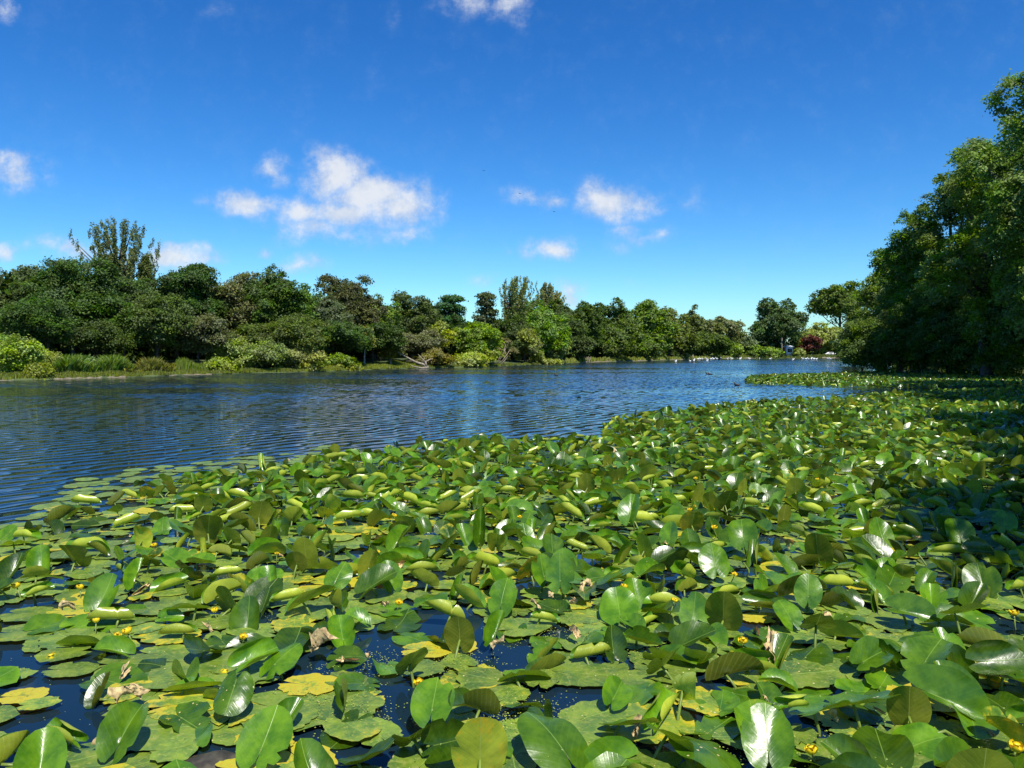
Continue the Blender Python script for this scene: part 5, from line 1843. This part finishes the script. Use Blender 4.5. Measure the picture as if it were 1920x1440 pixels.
for i, ((px, py), lb) in enumerate(zip(FLP, FL_LAB)):
    h = rng.uniform(.09, .15) if i not in (0, 1, 11, 12, 13) else .035
    if 'dusky' in lb or 'distant' in lb:
        h = .2
    p = g(px, py, h)
    rs_ = np.random.default_rng(i + 50)
    b, dsk = flower_geos()
    r_ = empty('yellow_flower', (p.x, p.y, h - .024))
    r_.rotation_euler = (rs_.uniform(-.35, .35), rs_.uniform(-.35, .35), rs_.uniform(0, 6))
    s_c = rs_.uniform(.85, 1.3)
    r_.scale = (s_c, s_c, s_c)
    tag(r_, 'yellow water lily flower ' + lb, 'flower', 'yellow water lily flowers')
    if f0 is None:
        f0 = (b.build('bloom', M_PETAL, r_, True), dsk.build('stigma_disc', M_PETAL, r_, True))
    else:
        for q in f0:
            c = q.copy()
            COL.objects.link(c)
            c.parent = r_
    st = Geo()
    st.tube([(0, 0, .002), (.004, .004, -h * .5), (.0, .01, -h - .05)], [.0042, .0045, .005], 6)
    st.build('stem', M_STEM, r_, True)

# ------------------------------------------------------------------ withered brown leaves
DEAD = [(745, 1066, .30, 'crumpled brown dead leaf left of the shield leaves'), (270, 1102, .28, 'large pleated dead leaf right of the glossy oval leaf'), (598, 1212, .30, 'torn tan withered leaf right of the smooth leaf'),
        (230, 1262, .14, 'small reddish brown twist standing on a pad'), (248, 1300, .26, 'straw coloured withered tip above the orange patch'), (640, 1240, .24, 'rolled tan scrap lying flat on the pads'),
        (722, 1135, .20, 'tan shred hanging on a shining leaf'), (1440, 1318, .18, 'tan withered crook on the pale rolled leaf'), (1450, 1232, .30, 'torn leaf skeleton right of the small bloom'),
        (1480, 1020, .2, 'distant tan scrap among glossy leaves'), (1270, 1062, .18, 'cream coloured withered scrap in the centre'), (1715, 1010, .22, 'half brown curled leaf left of the specked leaf'),
        (1000, 1130, .12, 'little brown scrap near the shield leaf'), (1300, 940, .16, 'distant cream scrap near two flowers'), (1640, 955, .16, 'distant tan scrap on the right'),
        (1845, 975, .15, 'tan scrap left of the white shining leaf'), (1150, 850, .2, 'brown crumpled leaf at the back near open water'), (1245, 1020, .15, 'tan curl among dark leaves')]
seen_ = {}
for _ in range(34):
    px, py = rng.uniform(60, 1880), 860 + 560 * rng.random() ** 1.2
    if py < 1000 - px * .5 + 40:
        continue
    nm_ = rng.choice(['tan', 'straw coloured', 'brown', 'cream']) + ' ' + rng.choice(['curled scrap', 'crumpled shred', 'twisted scrap'])
    lab = 'withered %s among the pads, %s' % (nm_, where(px, py))
    if lab in seen_:
        continue
    seen_[lab] = 1
    DEAD.append((px, py, rng.uniform(.09, .2), lab))
for i, (px, py, L, lab) in enumerate(DEAD):
    rs_ = np.random.default_rng(800 + i)
    h = rs_.uniform(.05, .12)
    p = g(px, py, h)
    L *= .66
    X, Y_, Q_, T_ = template(30, 7, .12, rs_)
    V = leaf_verts(X, Y_, L, fold=rs_.uniform(20, 60), curl=rs_.uniform(3, 7), bend=rs_.uniform(-3, 3), ruffle=.28, side=rs_.uniform(-3, 3), ph=rs_.uniform(0, 6))
    V[:, 2] += .04 * L * np.sin(X * 60 + Y_ * 20)
    V = V @ rotm(rs_.uniform(0, 360), rs_.uniform(-20, 50), rs_.uniform(-60, 60)).T
    V[:, 2] = np.maximum(V[:, 2], -h + .03 + V[:, 2] * .05)
    G = Geo()
    G.add(V, Q_, T_, np.stack([X + .5, Y_ + .5], 1))
    o = G.build('withered_leaf', M_DEAD, None, True, loc=(p.x, p.y, h))
    tag(o, lab, 'dead leaf', 'withered leaves')

# ------------------------------------------------------------------ stones, duckweed
e = Geo()
e.ellip((0, 0, 0), (.20, .11, .05), 22, 14)
V = e.V[0]
V += (np.sin(V * 23) * .012 + np.sin(V[:, [1, 2, 0]] * 41) * .006).astype(np.float32)
p = g(388, 1432)
o = e.build('rock', M_ROCK, None, True, loc=(p.x, p.y, -.035))
o.rotation_euler = (0, 0, .25)
tag(o, 'wet grey brown rock breaking the surface at the bottom edge', 'rock')
# arched stalk at the lower right
e = Geo()
q0, q1 = g(1735, 1396, .03), g(1795, 1390, .03)
c_ = (q0 + q1) / 2
e.tube([tuple(q0 - c_ + Vector((0, 0, -.03))), tuple(q0 * .75 + q1 * .25 - c_ + Vector((0, 0, .05))), tuple(q0 * .4 + q1 * .6 - c_ + Vector((0, 0, .06))), tuple(q1 - c_ + Vector((.03, 0, 0)))], [.007, .008, .008, .007], 8)
o = e.build('bare_stalk', M_STEM, None, True, loc=c_)
tag(o, 'pale bare stalk arching out of a pad at the lower right', 'stalk')

G = Geo()
rs = np.random.default_rng(77)
ctr = []
for (a, b) in [(600, 1320), (1620, 1190), (1130, 1150), (1010, 1350), (1560, 1420), (690, 1250), (1250, 1225), (330, 1100), (1640, 1430), (1330, 1420), (420, 1090), (900, 1350), (1000, 1190), (660, 1350), (1800, 1410),
               (560, 1180), (860, 1250), (1420, 1010), (760, 1010), (1180, 1130)]:
    p = g(a, b)
    ctr.append((p.x, p.y, .16 if b > 1150 else .35))
k6 = [(math.cos(a), math.sin(a)) for a in np.linspace(0, 2 * math.pi, 7)[:-1]]
VV, TT = [], []
cnt = 0
for (cx, cy, sg_) in ctr:
    for _ in range(330):
        x, y = cx + rs.normal() * sg_, cy + rs.normal() * sg_ * .8
        if y < 1.9:
            continue
        r = rs.uniform(.0022, .0052)
        z = rs.uniform(.005, .045)
        VV.extend([(x + a * r, y + b * r, z) for a, b in k6])
        TT.extend([(cnt, cnt + 1, cnt + 2), (cnt, cnt + 2, cnt + 3), (cnt, cnt + 3, cnt + 4), (cnt, cnt + 4, cnt + 5)])
        cnt += 6
for _ in range(1300):
    y = 2.2 + 7 * rs.random() ** 1.3
    x = rs.uniform(-.72 * y, .72 * y)
    r = rs.uniform(.002, .0045)
    z = rs.uniform(.004, .045)
    VV.extend([(x + a * r, y + b * r, z) for a, b in k6])
    TT.extend([(cnt, cnt + 1, cnt + 2), (cnt, cnt + 2, cnt + 3), (cnt, cnt + 3, cnt + 4), (cnt, cnt + 4, cnt + 5)])
    cnt += 6
o = mesh_obj('duckweed', VV, None, TT, mat=M_WEED)
tag(o, 'tiny yellow green duckweed specks strewn between the pads', 'duckweed', kind='stuff')
nfaces = sum(len(o.data.polygons) for o in COL.objects if o.type == 'MESH')
print('leaves', len(lily_specs), 'objects', len(COL.objects), 'faces', nfaces)
